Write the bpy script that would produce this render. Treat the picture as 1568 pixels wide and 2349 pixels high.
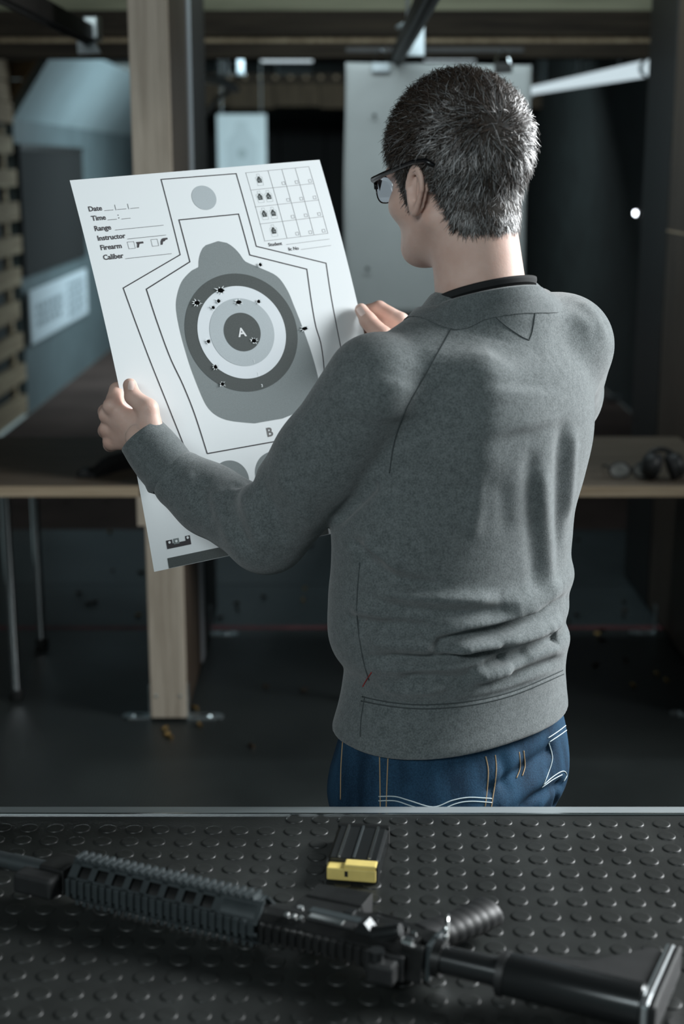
import bpy, bmesh, math, random
import numpy as np
from mathutils import Vector, Matrix, Euler
from mathutils.bvhtree import BVHTree

for o in list(bpy.data.objects):
    bpy.data.objects.remove(o, do_unlink=True)
SC = bpy.context.scene
COL = SC.collection
random.seed(7)
RNG = np.random.default_rng(11)
PI = math.pi

# ------------------------------------------------------------------ camera
EYE = 1.70
PITCH = math.radians(13.7)
FPX = 2349 * 50 / 36
cd = bpy.data.cameras.new('camera')
cam = bpy.data.objects.new('camera', cd)
COL.objects.link(cam)
cam.location = (0, 0, EYE)
cam.rotation_euler = (PI / 2 - PITCH, 0, 0)
cd.sensor_fit = 'VERTICAL'
cd.sensor_height = 36
cd.lens = 50
cd.clip_start = 0.05
cd.dof.use_dof = True
cd.dof.focus_distance = 2.06
cd.dof.aperture_fstop = 3.2
SC.camera = cam

# ------------------------------------------------------------------ world, lights, exposure
W = bpy.data.worlds.new('world')
SC.world = W
W.use_nodes = True
W.node_tree.nodes['Background'].inputs[0].default_value = (0.60, 0.80, 0.82, 1)
W.node_tree.nodes['Background'].inputs[1].default_value = 0.19
SC.view_settings.view_transform = 'Standard'
SC.view_settings.look = 'None'
SC.view_settings.gamma = 1
SC.view_settings.use_curve_mapping = False
SC.view_settings.exposure = 0.44


def area(name, loc, target, sx, sy, power, col):
    l = bpy.data.lights.new(name, 'AREA')
    l.shape = 'RECTANGLE'
    l.size = sx
    l.size_y = sy
    l.energy = power
    l.color = col
    o = bpy.data.objects.new(name, l)
    COL.objects.link(o)
    o.location = loc
    d = Vector(target) - Vector(loc)
    o.rotation_euler = d.to_track_quat('-Z', 'Y').to_euler()
    return o


# unseen room lamps, key and added fill, then extra lamps over the lanes
area('unseen_room_light', (2.55, 2.75, 2.40), (0.25, 1.95, 1.25), 1.3, 1.4, 74, (0.95, 0.985, 1.0)).data.spread = math.radians(110)
area('unseen_room_light', (-0.9, -0.9, 2.78), (-0.5, 3.0, 0.9), 1.4, 0.7, 46, (0.88, 0.975, 1.0))  # added fill from behind the viewer for paper and divider front
area('extra_lane_light', (-0.6, 11.6, 2.55), (-2.2, 11.8, 1.8), 0.5, 4.0, 66, (0.72, 0.92, 1.0))
area('extra_lane_light', (0.3, 4.9, 2.70), (0.35, 5.9, 1.2), 1.6, 0.2, 13, (0.80, 0.95, 1.0))  # added out of view to brighten the hanging sheet
area('extra_lane_light', (0.2, 12.0, 2.66), (0.1, 13.4, 0.6), 1.6, 0.3, 44, (0.8, 0.95, 1.0))  # added to lighten the brown lane floor


# ------------------------------------------------------------------ geometry of the view, used to size things
CP, SP = math.cos(PITCH), math.sin(PITCH)


def ray(px, py):
    dx = (px - 784) / FPX
    dy = (py - 1174.5) / FPX
    return Vector((dx, CP - dy * SP, -SP - dy * CP))


def atY(px, py, Y):
    r = ray(px, py)
    return Vector((0, 0, EYE)) + r * (Y / r.y)


def atZ(px, py, z):
    r = ray(px, py)
    return Vector((0, 0, EYE)) + r * ((z - EYE) / r.z)


def atX(px, py, X):
    r = ray(px, py)
    return Vector((0, 0, EYE)) + r * (X / r.x)


# ------------------------------------------------------------------ objects
def tag(o, label=None, cat=None, group=None, kind=None):
    if label:
        o['label'] = label
    if cat:
        o['category'] = cat
    if group:
        o['group'] = group
    if kind:
        o['kind'] = kind
    return o


def thing(name, label, cat, loc=(0, 0, 0), rot=None, group=None):
    o = bpy.data.objects.new(name, None)
    COL.objects.link(o)
    o.location = loc
    if rot is not None:
        o.rotation_euler = rot
    o.empty_display_size = 0.05
    return tag(o, label, cat, group)


def mesh_obj(name, verts, faces, mat, parent=None, smooth=False, origin=None):
    me = bpy.data.meshes.new(name)
    if origin is not None:
        origin = Vector(origin)
        verts = [(v[0] - origin.x, v[1] - origin.y, v[2] - origin.z) for v in verts]
    me.from_pydata([tuple(v) for v in verts], [], faces)
    me.update()
    if mat is not None:
        me.materials.append(mat)
    if smooth:
        me.polygons.foreach_set('use_smooth', [True] * len(me.polygons))
    o = bpy.data.objects.new(name, me)
    COL.objects.link(o)
    if parent is not None:
        o.parent = parent
    return o


class MB:
    """collects shapes for ONE mesh object"""

    def __init__(s):
        s.v = []
        s.f = []

    def add(s, vs, fs):
        n = len(s.v)
        s.v += [tuple(v) for v in vs]
        s.f += [tuple(i + n for i in f) for f in fs]
        return s

    def box(s, x0, x1, y0, y1, z0, z1, bev=0.0, M=None):
        bm = bmesh.new()
        bmesh.ops.create_cube(bm, size=1)
        for v in bm.verts:
            v.co = Vector(((x0 + x1) / 2 + v.co.x * (x1 - x0), (y0 + y1) / 2 + v.co.y * (y1 - y0), (z0 + z1) / 2 + v.co.z * (z1 - z0)))
        if bev > 0:
            bmesh.ops.bevel(bm, geom=list(bm.edges), offset=bev, segments=2, profile=0.6, affect='EDGES')
        if M is not None:
            bm.transform(M)
        return s._bm(bm)

    def _bm(s, bm):
        bm.verts.index_update()
        s.add([v.co[:] for v in bm.verts], [[v.index for v in f.verts] for f in bm.faces])
        bm.free()
        return s

    def tube(s, pts, rad, n=10, cap=True):
        """tube along a polyline; rad a number or a list"""
        pts = [Vector(p) for p in pts]
        if not isinstance(rad, (list, tuple)):
            rad = [rad] * len(pts)
        rings = []
        prev = None
        for i, p in enumerate(pts):
            t = (pts[min(i + 1, len(pts) - 1)] - pts[max(i - 1, 0)])
            if t.length < 1e-9:
                t = Vector((0, 0, 1))
            t.normalize()
            if prev is None:
                a = Vector((0, 0, 1)) if abs(t.z) < 0.9 else Vector((1, 0, 0))
                u = t.cross(a).normalized()
            else:
                u = (prev - t * prev.dot(t))
                u = u.normalized() if u.length > 1e-6 else t.orthogonal().normalized()
            prev = u
            w = t.cross(u)
            rings.append([p + (u * math.cos(2 * PI * k / n) + w * math.sin(2 * PI * k / n)) * rad[i] for k in range(n)])
        vs = [v for r in rings for v in r]
        fs = []
        for i in range(len(pts) - 1):
            for k in range(n):
                fs.append((i * n + k, i * n + (k + 1) % n, (i + 1) * n + (k + 1) % n, (i + 1) * n + k))
        if cap:
            fs.append(tuple(range(n))[::-1])
            fs.append(tuple((len(pts) - 1) * n + k for k in range(n)))
        return s.add(vs, fs)

    def lathe(s, prof, n=20, M=None):
        """prof: (radius, height) pairs about z"""
        vs = []
        for r, h in prof:
            for k in range(n):
                vs.append(Vector((r * math.cos(2 * PI * k / n), r * math.sin(2 * PI * k / n), h)))
        if M is not None:
            vs = [M @ v for v in vs]
        fs = []
        for i in range(len(prof) - 1):
            for k in range(n):
                fs.append((i * n + k, i * n + (k + 1) % n, (i + 1) * n + (k + 1) % n, (i + 1) * n + k))
        fs.append(tuple(range(n))[::-1])
        fs.append(tuple((len(prof) - 1) * n + k for k in range(n)))
        return s.add(vs, fs)

    def prism(s, poly, d0, d1, ax='y', M=None):
        """polygon (a, b) pushed along ax from d0 to d1"""
        def mk(a, b, d):
            v = {'y': (a, d, b), 'x': (d, a, b), 'z': (a, b, d)}[ax]
            return M @ Vector(v) if M is not None else Vector(v)
        n = len(poly)
        vs = [mk(a, b, d0) for a, b in poly] + [mk(a, b, d1) for a, b in poly]
        fs = [tuple(range(n)), tuple(range(2 * n - 1, n - 1, -1))]
        fs += [(i, i + n, (i + 1) % n + n, (i + 1) % n) for i in range(n)]
        return s.add(vs, fs)

    def build(s, name, mat, parent=None, origin=None, smooth=False, auto=None, bev=0):
        o = mesh_obj(name, s.v, s.f, mat, parent, smooth, origin)
        bm = bmesh.new()
        bm.from_mesh(o.data)
        bmesh.ops.recalc_face_normals(bm, faces=bm.faces)
        if bev:
            es = [e for e in bm.edges if len(e.link_faces) == 2 and e.calc_face_angle(0) > 0.6]
            bmesh.ops.bevel(bm, geom=es, offset=bev, segments=2, profile=0.6, affect='EDGES', clamp_overlap=True)
        if auto is not None:
            for f in bm.faces:
                f.smooth = True
            for e in bm.edges:
                e.smooth = not (len(e.link_faces) == 2 and e.calc_face_angle(0) > auto)
        bm.to_mesh(o.data)
        bm.free()
        return o


def copy_tree(o, parent=None):
    c = o.copy()
    COL.objects.link(c)
    if parent is not None:
        c.parent = parent
    for ch in list(o.children):
        copy_tree(ch, c)
    return c


# ------------------------------------------------------------------ materials
def new_mat(name):
    m = bpy.data.materials.new(name)
    m.use_nodes = True
    return m, m.node_tree.nodes, m.node_tree.links, m.node_tree.nodes['Principled BSDF']


def plain(name, col, rough=0.5, metal=0.0, noise=0.0, scale=30, bump=0.0, bscale=200, spec=0.5, sheen=0, emit=None, estr=0, coat=0, stretch=(1, 1, 1)):
    m, N, L, B = new_mat(name)
    B.inputs['Base Color'].default_value = (*col, 1)
    B.inputs['Roughness'].default_value = rough
    B.inputs['Metallic'].default_value = metal
    B.inputs['Specular IOR Level'].default_value = spec
    B.inputs['Sheen Weight'].default_value = sheen
    B.inputs['Coat Weight'].default_value = coat
    if emit:
        B.inputs['Emission Color'].default_value = (*emit, 1)
        B.inputs['Emission Strength'].default_value = estr
    tc = N.new('ShaderNodeTexCoord')
    mp = N.new('ShaderNodeMapping')
    mp.inputs['Scale'].default_value = stretch
    L.new(tc.outputs['Object'], mp.inputs['Vector'])
    if noise:
        t = N.new('ShaderNodeTexNoise')
        t.inputs['Scale'].default_value = scale
        t.inputs['Detail'].default_value = 5
        L.new(mp.outputs[0], t.inputs['Vector'])
        r = N.new('ShaderNodeMapRange')
        r.inputs['From Min'].default_value = 0.3
        r.inputs['From Max'].default_value = 0.7
        r.inputs['To Min'].default_value = 1 - noise
        r.inputs['To Max'].default_value = 1 + noise
        L.new(t.outputs['Fac'], r.inputs['Value'])
        mx = N.new('ShaderNodeVectorMath')
        mx.operation = 'SCALE'
        mx.inputs[0].default_value = col
        L.new(r.outputs[0], mx.inputs['Scale'])
        L.new(mx.outputs[0], B.inputs['Base Color'])
    if bump:
        t2 = N.new('ShaderNodeTexNoise')
        t2.inputs['Scale'].default_value = bscale
        t2.inputs['Detail'].default_value = 3
        L.new(mp.outputs[0], t2.inputs['Vector'])
        b = N.new('ShaderNodeBump')
        b.inputs['Strength'].default_value = bump
        b.inputs['Distance'].default_value = 0.002
        L.new(t2.outputs['Fac'], b.inputs['Height'])
        L.new(b.outputs[0], B.inputs['Normal'])
    return m


def wood(name, c0, c1, axis='z', rough=0.5, scale=1.0, spec=0.4):
    """grain stretched along one axis"""
    m, N, L, B = new_mat(name)
    B.inputs['Roughness'].default_value = rough
    B.inputs['Specular IOR Level'].default_value = spec
    tc = N.new('ShaderNodeTexCoord')
    mp = N.new('ShaderNodeMapping')
    s = {'x': (1.2, 22, 22), 'y': (22, 1.2, 22), 'z': (22, 22, 1.2)}[axis]
    mp.inputs['Scale'].default_value = tuple(q * scale for q in s)
    L.new(tc.outputs['Object'], mp.inputs['Vector'])
    t = N.new('ShaderNodeTexNoise')
    t.inputs['Scale'].default_value = 1.6
    t.inputs['Detail'].default_value = 6
    t.inputs['Distortion'].default_value = 1.2
    L.new(mp.outputs[0], t.inputs['Vector'])
    t2 = N.new('ShaderNodeTexNoise')
    t2.inputs['Scale'].default_value = 9
    t2.inputs['Detail'].default_value = 4
    L.new(mp.outputs[0], t2.inputs['Vector'])
    ad = N.new('ShaderNodeMath')
    ad.operation = 'MULTIPLY_ADD'
    ad.inputs[1].default_value = 0.35
    L.new(t2.outputs['Fac'], ad.inputs[0])
    L.new(t.outputs['Fac'], ad.inputs[2])
    cr = N.new('ShaderNodeValToRGB')
    cr.color_ramp.elements[0].position = 0.48
    cr.color_ramp.elements[0].color = (*c0, 1)
    cr.color_ramp.elements[1].position = 0.86
    cr.color_ramp.elements[1].color = (*c1, 1)
    L.new(ad.outputs[0], cr.inputs[0])
    L.new(cr.outputs[0], B.inputs['Base Color'])
    b = N.new('ShaderNodeBump')
    b.inputs['Strength'].default_value = 0.15
    b.inputs['Distance'].default_value = 0.002
    L.new(ad.outputs[0], b.inputs['Height'])
    L.new(b.outputs[0], B.inputs['Normal'])
    return m


M = {}
M['oak'] = wood('oak_laminate', (0.35, 0.295, 0.23), (0.55, 0.485, 0.395), 'z')
M['oak_x'] = wood('oak_edge', (0.34, 0.26, 0.17), (0.5, 0.4, 0.28), 'x')
M['oak_top'] = wood('oak_table_top', (0.10, 0.08, 0.06), (0.16, 0.13, 0.10), 'x', rough=0.5, spec=0.25)
M['brown'] = wood('brown_laminate', (0.05, 0.036, 0.026), (0.085, 0.064, 0.047), 'z', rough=0.45)
M['timber'] = wood('old_timber', (0.018, 0.013, 0.009), (0.055, 0.042, 0.028), 'x', rough=0.85, scale=0.6)
M['timber_green'] = wood('pale_ceiling_board', (0.29, 0.29, 0.20), (0.44, 0.43, 0.30), 'x', rough=0.9, scale=0.5)
M['slat'] = wood('pallet_wood', (0.26, 0.19, 0.12), (0.45, 0.36, 0.24), 'y', rough=0.85, scale=0.6)
M['plank'] = wood('plank_wood', (0.2, 0.135, 0.08), (0.36, 0.26, 0.16), 'y', rough=0.85, scale=0.5)
M['black_paint'] = plain('black_painted_metal', (0.015, 0.014, 0.013), 0.5, noise=0.2)
M['steel'] = plain('brushed_steel', (0.62, 0.66, 0.68), 0.28, 1.0, noise=0.08, scale=12)
M['zinc'] = plain('zinc_plate', (0.5, 0.56, 0.57), 0.35, 0.9, noise=0.25, scale=40)
M['chrome'] = plain('chrome_leg', (0.75, 0.8, 0.82), 0.12, 1.0)
M['white_metal'] = plain('white_enamel', (0.68, 0.76, 0.8), 0.4, noise=0.05)
M['rubber_foot'] = plain('rubber_foot', (0.012, 0.013, 0.013), 0.6)
M['brass'] = plain('brass', (0.5, 0.34, 0.13), 0.35, 0.9, noise=0.3, scale=120)
M['dull_case'] = plain('dull_case', (0.05, 0.035, 0.022), 0.5, 0.6)
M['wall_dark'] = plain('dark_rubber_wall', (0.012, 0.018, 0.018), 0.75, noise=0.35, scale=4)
M['black_foam'] = plain('black_foam', (0.008, 0.009, 0.009), 0.9, noise=0.2, scale=60)
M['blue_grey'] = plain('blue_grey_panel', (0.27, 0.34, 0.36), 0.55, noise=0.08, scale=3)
M['blue_grey_dk'] = plain('dark_blue_grey_panel', (0.105, 0.14, 0.15), 0.6, noise=0.12, scale=3)
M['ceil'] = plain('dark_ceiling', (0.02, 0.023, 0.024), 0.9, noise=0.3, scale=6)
M['room_wall'] = plain('grey_plaster', (0.33, 0.34, 0.34), 0.9, noise=0.06, scale=5)
M['card'] = plain('grey_card', (0.46, 0.485, 0.48), 0.8, noise=0.05, scale=5)
M['tube_lamp'] = plain('lamp_diffuser', (0.8, 0.85, 0.88), 0.4, emit=(0.78, 0.93, 1.0), estr=0.55)
M['led'] = plain('indicator_lamp', (0.9, 0.9, 1.0), 0.3, emit=(0.85, 0.9, 1.0), estr=12)
M['red_line'] = plain('red_floor_paint', (0.13, 0.04, 0.044), 0.6, noise=0.4, scale=9)
M['brown_floor'] = plain('red_brown_floor', (0.085, 0.063, 0.056), 0.95, noise=0.25, scale=2, spec=0.08)


def rib_floor(name, col, rough, ribs, noise=0.25):
    m, N, L, B = new_mat(name)
    B.inputs['Roughness'].default_value = rough
    B.inputs['Specular IOR Level'].default_value = 0.5
    tc = N.new('ShaderNodeTexCoord')
    w = N.new('ShaderNodeTexWave')
    w.wave_type = 'BANDS'
    w.bands_direction = 'X'
    w.inputs['Scale'].default_value = ribs
    L.new(tc.outputs['Object'], w.inputs['Vector'])
    t = N.new('ShaderNodeTexNoise')
    t.inputs['Scale'].default_value = 2.2
    t.inputs['Detail'].default_value = 6
    L.new(tc.outputs['Object'], t.inputs['Vector'])
    cr = N.new('ShaderNodeMapRange')
    cr.inputs['From Min'].default_value = 0.3
    cr.inputs['From Max'].default_value = 0.7
    cr.inputs['To Min'].default_value = 1 - noise
    cr.inputs['To Max'].default_value = 1 + noise
    L.new(t.outputs['Fac'], cr.inputs['Value'])
    sc = N.new('ShaderNodeVectorMath')
    sc.operation = 'SCALE'
    sc.inputs[0].default_value = col
    L.new(cr.outputs[0], sc.inputs['Scale'])
    L.new(sc.outputs[0], B.inputs['Base Color'])
    rr = N.new('ShaderNodeMapRange')
    rr.inputs['From Min'].default_value = 0.3
    rr.inputs['From Max'].default_value = 0.7
    rr.inputs['To Min'].default_value = rough - 0.06
    rr.inputs['To Max'].default_value = rough + 0.08
    L.new(t.outputs['Fac'], rr.inputs['Value'])
    L.new(rr.outputs[0], B.inputs['Roughness'])
    b = N.new('ShaderNodeBump')
    b.inputs['Strength'].default_value = 0.35
    b.inputs['Distance'].default_value = 0.001
    L.new(w.outputs['Fac'], b.inputs['Height'])
    L.new(b.outputs[0], B.inputs['Normal'])
    return m


M['floor'] = rib_floor('ribbed_black_rubber', (0.018, 0.022, 0.0215), 0.42, 32)
M['floor_mat'] = rib_floor('ribbed_teal_black_rubber', (0.036, 0.048, 0.051), 0.45, 32)


# ------------------------------------------------------------------ the setting
def struct(name, mb, mat, parent=None, **k):
    o = mb.build(name, mat, parent, **k)
    if parent is None:
        o['kind'] = 'structure'
    return o


XL, XR = -2.2, 2.05           # range side walls
Y_RED = atZ(600, 1440, 0).y
Y_SEAM = atZ(600, 1342, 0).y
Y_BROWN = atZ(600, 1215, 0).y
Y_END = 17.6
fl = struct('floor', MB().box(-4.6, 3.2, -3.0, Y_RED - 0.02, -0.12, 0), M['floor'])
struct('floor_tile', MB().box(XL, XR, Y_RED + 0.022, Y_SEAM - 0.004, -0.12, 0.0), M['floor_mat'], fl)
struct('floor_tile', MB().box(XL, XR, Y_SEAM + 0.004, Y_BROWN, -0.12, 0.0), M['floor_mat'], fl)
struct('floor_line', MB().box(XL, XR, Y_RED - 0.02, Y_RED + 0.022, -0.12, 0.0008), M['red_line'], fl)
struct('floor_strip', MB().box(XL, XR, Y_SEAM - 0.004, Y_SEAM + 0.004, -0.12, -0.003), M['rubber_foot'], fl)
struct('floor_lane', MB().box(XL, XR, Y_BROWN, Y_END, -0.12, -0.002), M['brown_floor'], fl)
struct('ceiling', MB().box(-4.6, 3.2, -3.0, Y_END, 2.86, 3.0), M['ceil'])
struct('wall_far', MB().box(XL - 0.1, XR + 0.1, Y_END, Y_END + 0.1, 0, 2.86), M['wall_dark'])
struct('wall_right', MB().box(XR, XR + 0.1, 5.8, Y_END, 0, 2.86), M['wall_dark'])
struct('wall_right_front', MB().box(3.1, 3.2, -3.0, 5.8, 0, 2.86).box(XR, 3.2, 5.8, 5.9, 0, 2.86), M['room_wall'])
struct('wall_left_front', MB().box(-4.6, -4.5, -3.0, 6.0, 0, 2.86).box(-4.6, XL - 0.1, 6.0, 6.1, 0, 2.86), M['room_wall'])

# left lane wall: slatted pallets and planks first, a grey-blue lined tunnel beyond
wl = struct('wall_left', MB().box(XL - 0.12, XL - 0.06, 6.1, 9.8, 0, 2.86), M['wall_dark'])
z = 0.05
i = 0
while z < 1.92:
    h = 0.112 + 0.02 * random.random()
    y0, y1 = 6.1, 9.74 + random.uniform(-0.05, 0.06)
    o = MB().box(XL - 0.03, XL + 0.03 + random.uniform(-0.012, 0.012), y0, y1, z, z + h, 0.004).build('slat', M['slat'], wl)
    z += h + 0.098
    i += 1
for k in range(4):
    MB().box(XL - 0.06, XL - 0.03, 6.55 + k * 1.03, 6.64 + k * 1.03, 0.02, 1.95).build('batten', M['slat'], wl)
z = 1.97
while z < 2.8:
    h = 0.135
    MB().box(XL - 0.03, XL + 0.012 + random.uniform(-0.008, 0.008), 6.1, 9.8, z, z + h - 0.006, 0.004).build('plank', M['plank'], wl)
    z += h

# tunnel lining: dark upright part, leaning part lighter with its brighter lighting put into the colour
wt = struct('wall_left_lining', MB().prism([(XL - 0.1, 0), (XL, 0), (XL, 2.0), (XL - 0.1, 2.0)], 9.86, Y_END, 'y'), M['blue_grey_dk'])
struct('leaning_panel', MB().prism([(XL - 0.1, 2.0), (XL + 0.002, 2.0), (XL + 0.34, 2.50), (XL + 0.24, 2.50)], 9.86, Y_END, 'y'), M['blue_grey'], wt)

for k in range(4):
    za, zb_ = 2.005 + 0.125 * k, 2.125 + 0.125 * k
    xa, xb = XL + 0.34 * (za - 2.0) / 0.5 - 0.06, XL + 0.34 * (zb_ - 2.0) / 0.5 - 0.06
    MB().prism([(XL - 0.09, za), (max(xa, XL - 0.06), za), (max(xb, XL - 0.05), zb_), (XL - 0.09, zb_)], 9.81, 9.85, 'y').build('gable_plank', M['plank'], wl)
MB().prism([(XL - 0.09, 2.505), (XL + 0.5, 2.505), (XL + 0.5, 2.86), (XL - 0.09, 2.86)], 9.81, 9.85, 'y').build('gable_plank', M['plank'], wl)

# divider between the lanes: oak-edged panel, steel strip, black pillar
pA, pB = atZ(347, 1655, 0), atZ(428, 1655, 0)
YP = pA.y                      # front plane of the booths
DX0, DX1 = pA.x, pB.x
M['strip'] = plain('satin_strip', (0.5, 0.53, 0.56), 0.4, 0.3)
dv = thing('lane_divider', 'floor to ceiling booth divider with pale oak front edge left of the man', 'divider', ((DX0 + DX1) / 2, YP, 0))
og = dv.location
MB().box(DX0, DX1, YP, YP + 0.03, 0.012, 2.86, 0.002).build('front_edge', M['oak'], dv, og)
MB().box(DX0 + 0.001, DX1 - 0.001, YP + 0.03, YP + 0.50, 0.012, 2.86).build('side_panel', M['brown'], dv, og)
MB().box(DX0 + 0.012, DX1 + 0.004, YP + 0.505, YP + 0.60, 0.012, 2.86, 0.003).build('steel_strip', M['strip'], dv, og)
MB().box(DX0 + 0.004, DX1 - 0.002, YP + 0.605, YP + 1.14, 0.012, 2.86, 0.003).build('pillar', M['black_paint'], dv, og)
for k in range(4):
    x = DX0 + 0.018 + (DX1 - DX0 - 0.036) * (k % 2)
    zz = 0.085 + 0.5 * (k // 2)
    MB().lathe([(0.005, 0), (0.005, 0.0012), (0.003, 0.002)], 8, Matrix.Translation((x, YP, zz)) @ Matrix.Rotation(PI / 2, 4, 'X')).build('screw', M['zinc'], dv, og)


def floor_bracket(px0, px1, py, side, label):
    """steel angle bracket: slotted foot plate with round end and an upright leaf"""
    c = atZ((px0 + px1) / 2, py, 0)
    w = abs(atZ(px1, py, 0).x - atZ(px0, py, 0).x)
    t = thing('floor_bracket', label, 'bracket', (c.x, c.y, 0), None, 'divider foot brackets')
    hw = 0.021
    poly = [(-w / 2 * side, -hw), (w / 2 * side * 0.8, -hw)]
    for k in range(7):
        a = -PI / 2 + PI * k / 6
        poly.append((side * (w / 2 - hw + hw * math.cos(a)), hw * math.sin(a)))
    poly.append((-w / 2 * side, hw))
    MB().prism(poly, 0.0005, 0.004, 'z').build('foot_plate', M['zinc'], t)
    MB().box(-side * w / 2 - 0.002, -side * w / 2 + 0.002, -hw, hw, 0.0005, 0.11, 0.0008).build('upright_leaf', M['zinc'], t)
    MB().box(-w * 0.16, w * 0.22, -0.006, 0.006, 0.004, 0.0052, 0.0004).build('slot', M['rubber_foot'], t)
    MB().lathe([(0.008, 0.004), (0.008, 0.007), (0.004, 0.009)], 10, Matrix.Translation((w * 0.1 * side, 0, 0))).build('bolt_head', M['chrome'], t)


floor_bracket(281, 346, 1643, -1, 'zinc angle bracket on the floor left of the oak divider foot')
floor_bracket(432, 513, 1644, 1, 'zinc angle bracket on the floor right of the oak divider foot')
floor_bracket(483, 546, 1455, 1, 'zinc angle bracket behind the divider at the red floor line')

# right divider: brown laminate side with a black pillar at its far end
XRD = 1.205
dr = thing('lane_divider', 'dark brown booth divider with black pillar at right edge of view', 'divider', (XRD + 0.055, 4.6, 0))
og = dr.location
MB().box(XRD, XRD + 0.11, YP + 0.0, 5.36, 0.012, 2.86, 0.002).build('side_panel', M['brown'], dr, og)
MB().box(XRD, XRD + 0.11, YP - 0.03, YP, 0.012, 2.86, 0.002).build('front_edge', M['oak'], dr, og)
MB().box(XRD - 0.004, XRD + 0.10, 5.365, 5.83, 0.012, 2.86, 0.003).build('pillar', M['black_paint'], dr, og)
MB().box(XRD - 0.003, XRD, YP + 0.3, 5.36, 1.462, 1.468).build('joint_strip', M['oak_x'], dr, og)
MB().box(XRD - 0.006, XRD, 4.95, 4.99, 1.81, 1.90, 0.002).build('latch_plate', M['zinc'], dr, og)
floor_bracket(1440, 1500, 1452, -1, 'zinc angle bracket at the foot of the right divider by the red line')
floor_bracket(1535, 1600, 1638, -1, 'dim zinc angle bracket at the foot of the right divider, nearest')

# booth tables
ZT = 0.76


def booth_table(x0, x1, label, legs):
    yf, yb = YP - 0.01, YP + 0.80
    t = thing('booth_table', label, 'table', ((x0 + x1) / 2, yf, 0))
    og = t.location
    MB().box(x0, x1, yf + 0.003, yb, ZT - 0.032, ZT, 0.0015).build('table_top', M['oak_top'], t, og)
    MB().box(x0, x1, yf - 0.001, yf + 0.003, ZT - 0.032, ZT - 0.0005, 0.0008).build('front_edge_band', M['oak_x'], t, og)
    MB().box(x0 + 0.02, x1 - 0.02, yb - 0.06, yb - 0.035, ZT - 0.10, ZT - 0.032).build('rear_rail', M['black_paint'], t, og)
    for (lx, ly) in legs:
        lg = MB().tube([(lx, ly, 0.03), (lx, ly, ZT - 0.032)], 0.016, 18).build('leg', M['chrome'], t, og, auto=0.6)
        MB().lathe([(0.022, 0.0), (0.024, 0.006), (0.024, 0.028), (0.018, 0.034)], 16, Matrix.Translation((lx, ly, 0.0))).build('foot_cap', M['rubber_foot'], lg, og, auto=0.6)
        MB().lathe([(0.03, ZT - 0.042), (0.03, ZT - 0.032)], 16, Matrix.Translation((lx, ly, 0))).build('leg_flange', M['black_paint'], lg, og)
    return t


l1, l2 = atZ(38, 1603, 0.0), atZ(97, 1484, 0.0)
tb = booth_table(-2.3, DX0 - 0.012, 'oak table with two chrome legs left of the divider', [(l1.x, l1.y), (l2.x, l2.y)])
MB().box(DX0 - 0.022, DX0 - 0.0005, YP - 0.004, YP + 0.3, ZT - 0.125, ZT - 0.034, 0.0015).build('end_cleat', M['oak'], tb, tb.location)
booth_table(DX1 + 0.005, XRD - 0.006, 'oak table in front of the man, mostly hidden behind him', [(0.12, YP + 0.12), (0.52, YP + 0.12)])

# ------------------------------------------------------------------ roof timbers
bt = thing('roof_beam', 'dark rough-sawn double roof beam across the lanes', 'beam', (-0.5, 6.75, 2.17))
og = bt.location
MB().box(-2.38, XR - 0.02, 6.70, 6.82, 2.170, 2.236, 0.006).build('lower_timber', M['timber'], bt, og)
MB().box(-2.38, XR - 0.02, 6.73, 6.82, 2.236, 2.262, 0.003).build('packing_strip', M['slat'], bt, og)
MB().box(-2.38, XR - 0.02, 6.69, 6.84, 2.262, 2.372, 0.006).build('upper_timber', M['timber'], bt, og)
gb = thing('ceiling_board', 'pale greenish wooden board above the dark roof beam', 'board', (-0.5, 6.9, 2.372))
MB().box(-2.38, XR - 0.02, 6.86, 6.90, 2.345, 2.84, 0.003).build('board', M['timber_green'], gb, gb.location)
MB().box(-2.38, XR - 0.02, 6.60, 6.66, 2.79, 2.858, 0.003).build('cleat', M['timber_green'], gb, gb.location)


# ------------------------------------------------------------------ target carriers
def carrier_rail(X, y0, y1, z, label):
    t = thing('carrier_rail', label, 'rail', (X, y0, z))
    MB().box(X - 0.022, X + 0.022, y0, y1, z - 0.028, z + 0.028, 0.004).build('track', M['black_paint'], t, t.location)
    MB().box(X - 0.006, X + 0.006, y0, y1, z - 0.036, z - 0.028).build('slot_lip', M['rubber_foot'], t, t.location)
    for yy in np.arange(y0 + 0.9, y1, 1.3):
        hg = MB().tube([(X, yy, z + 0.028), (X, yy, 2.86)], 0.006, 8).build('hanger_rod', M['steel'], t, t.location)
        MB().lathe([(0.04, z + 0.028), (0.04, z + 0.036), (0.012, z + 0.05)], 14, Matrix.Translation((X, yy, 0))).build('hanger_disc', M['zinc'], hg, t.location)
    MB().lathe([(0.018, 0), (0.018, 0.05)], 14, Matrix.Translation((X + 0.004, y1, z)) @ Matrix.Rotation(-PI / 2, 4, 'X')).build('end_roller', M['steel'], t, t.location)
    return t


rr = carrier_rail(0.222, 2.9, 6.05, 2.125, 'black overhead target rail above the hanging grey sheet')
rl = carrier_rail(-0.845, 2.9, 5.02, 2.125, 'black overhead target rail at upper left')

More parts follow.
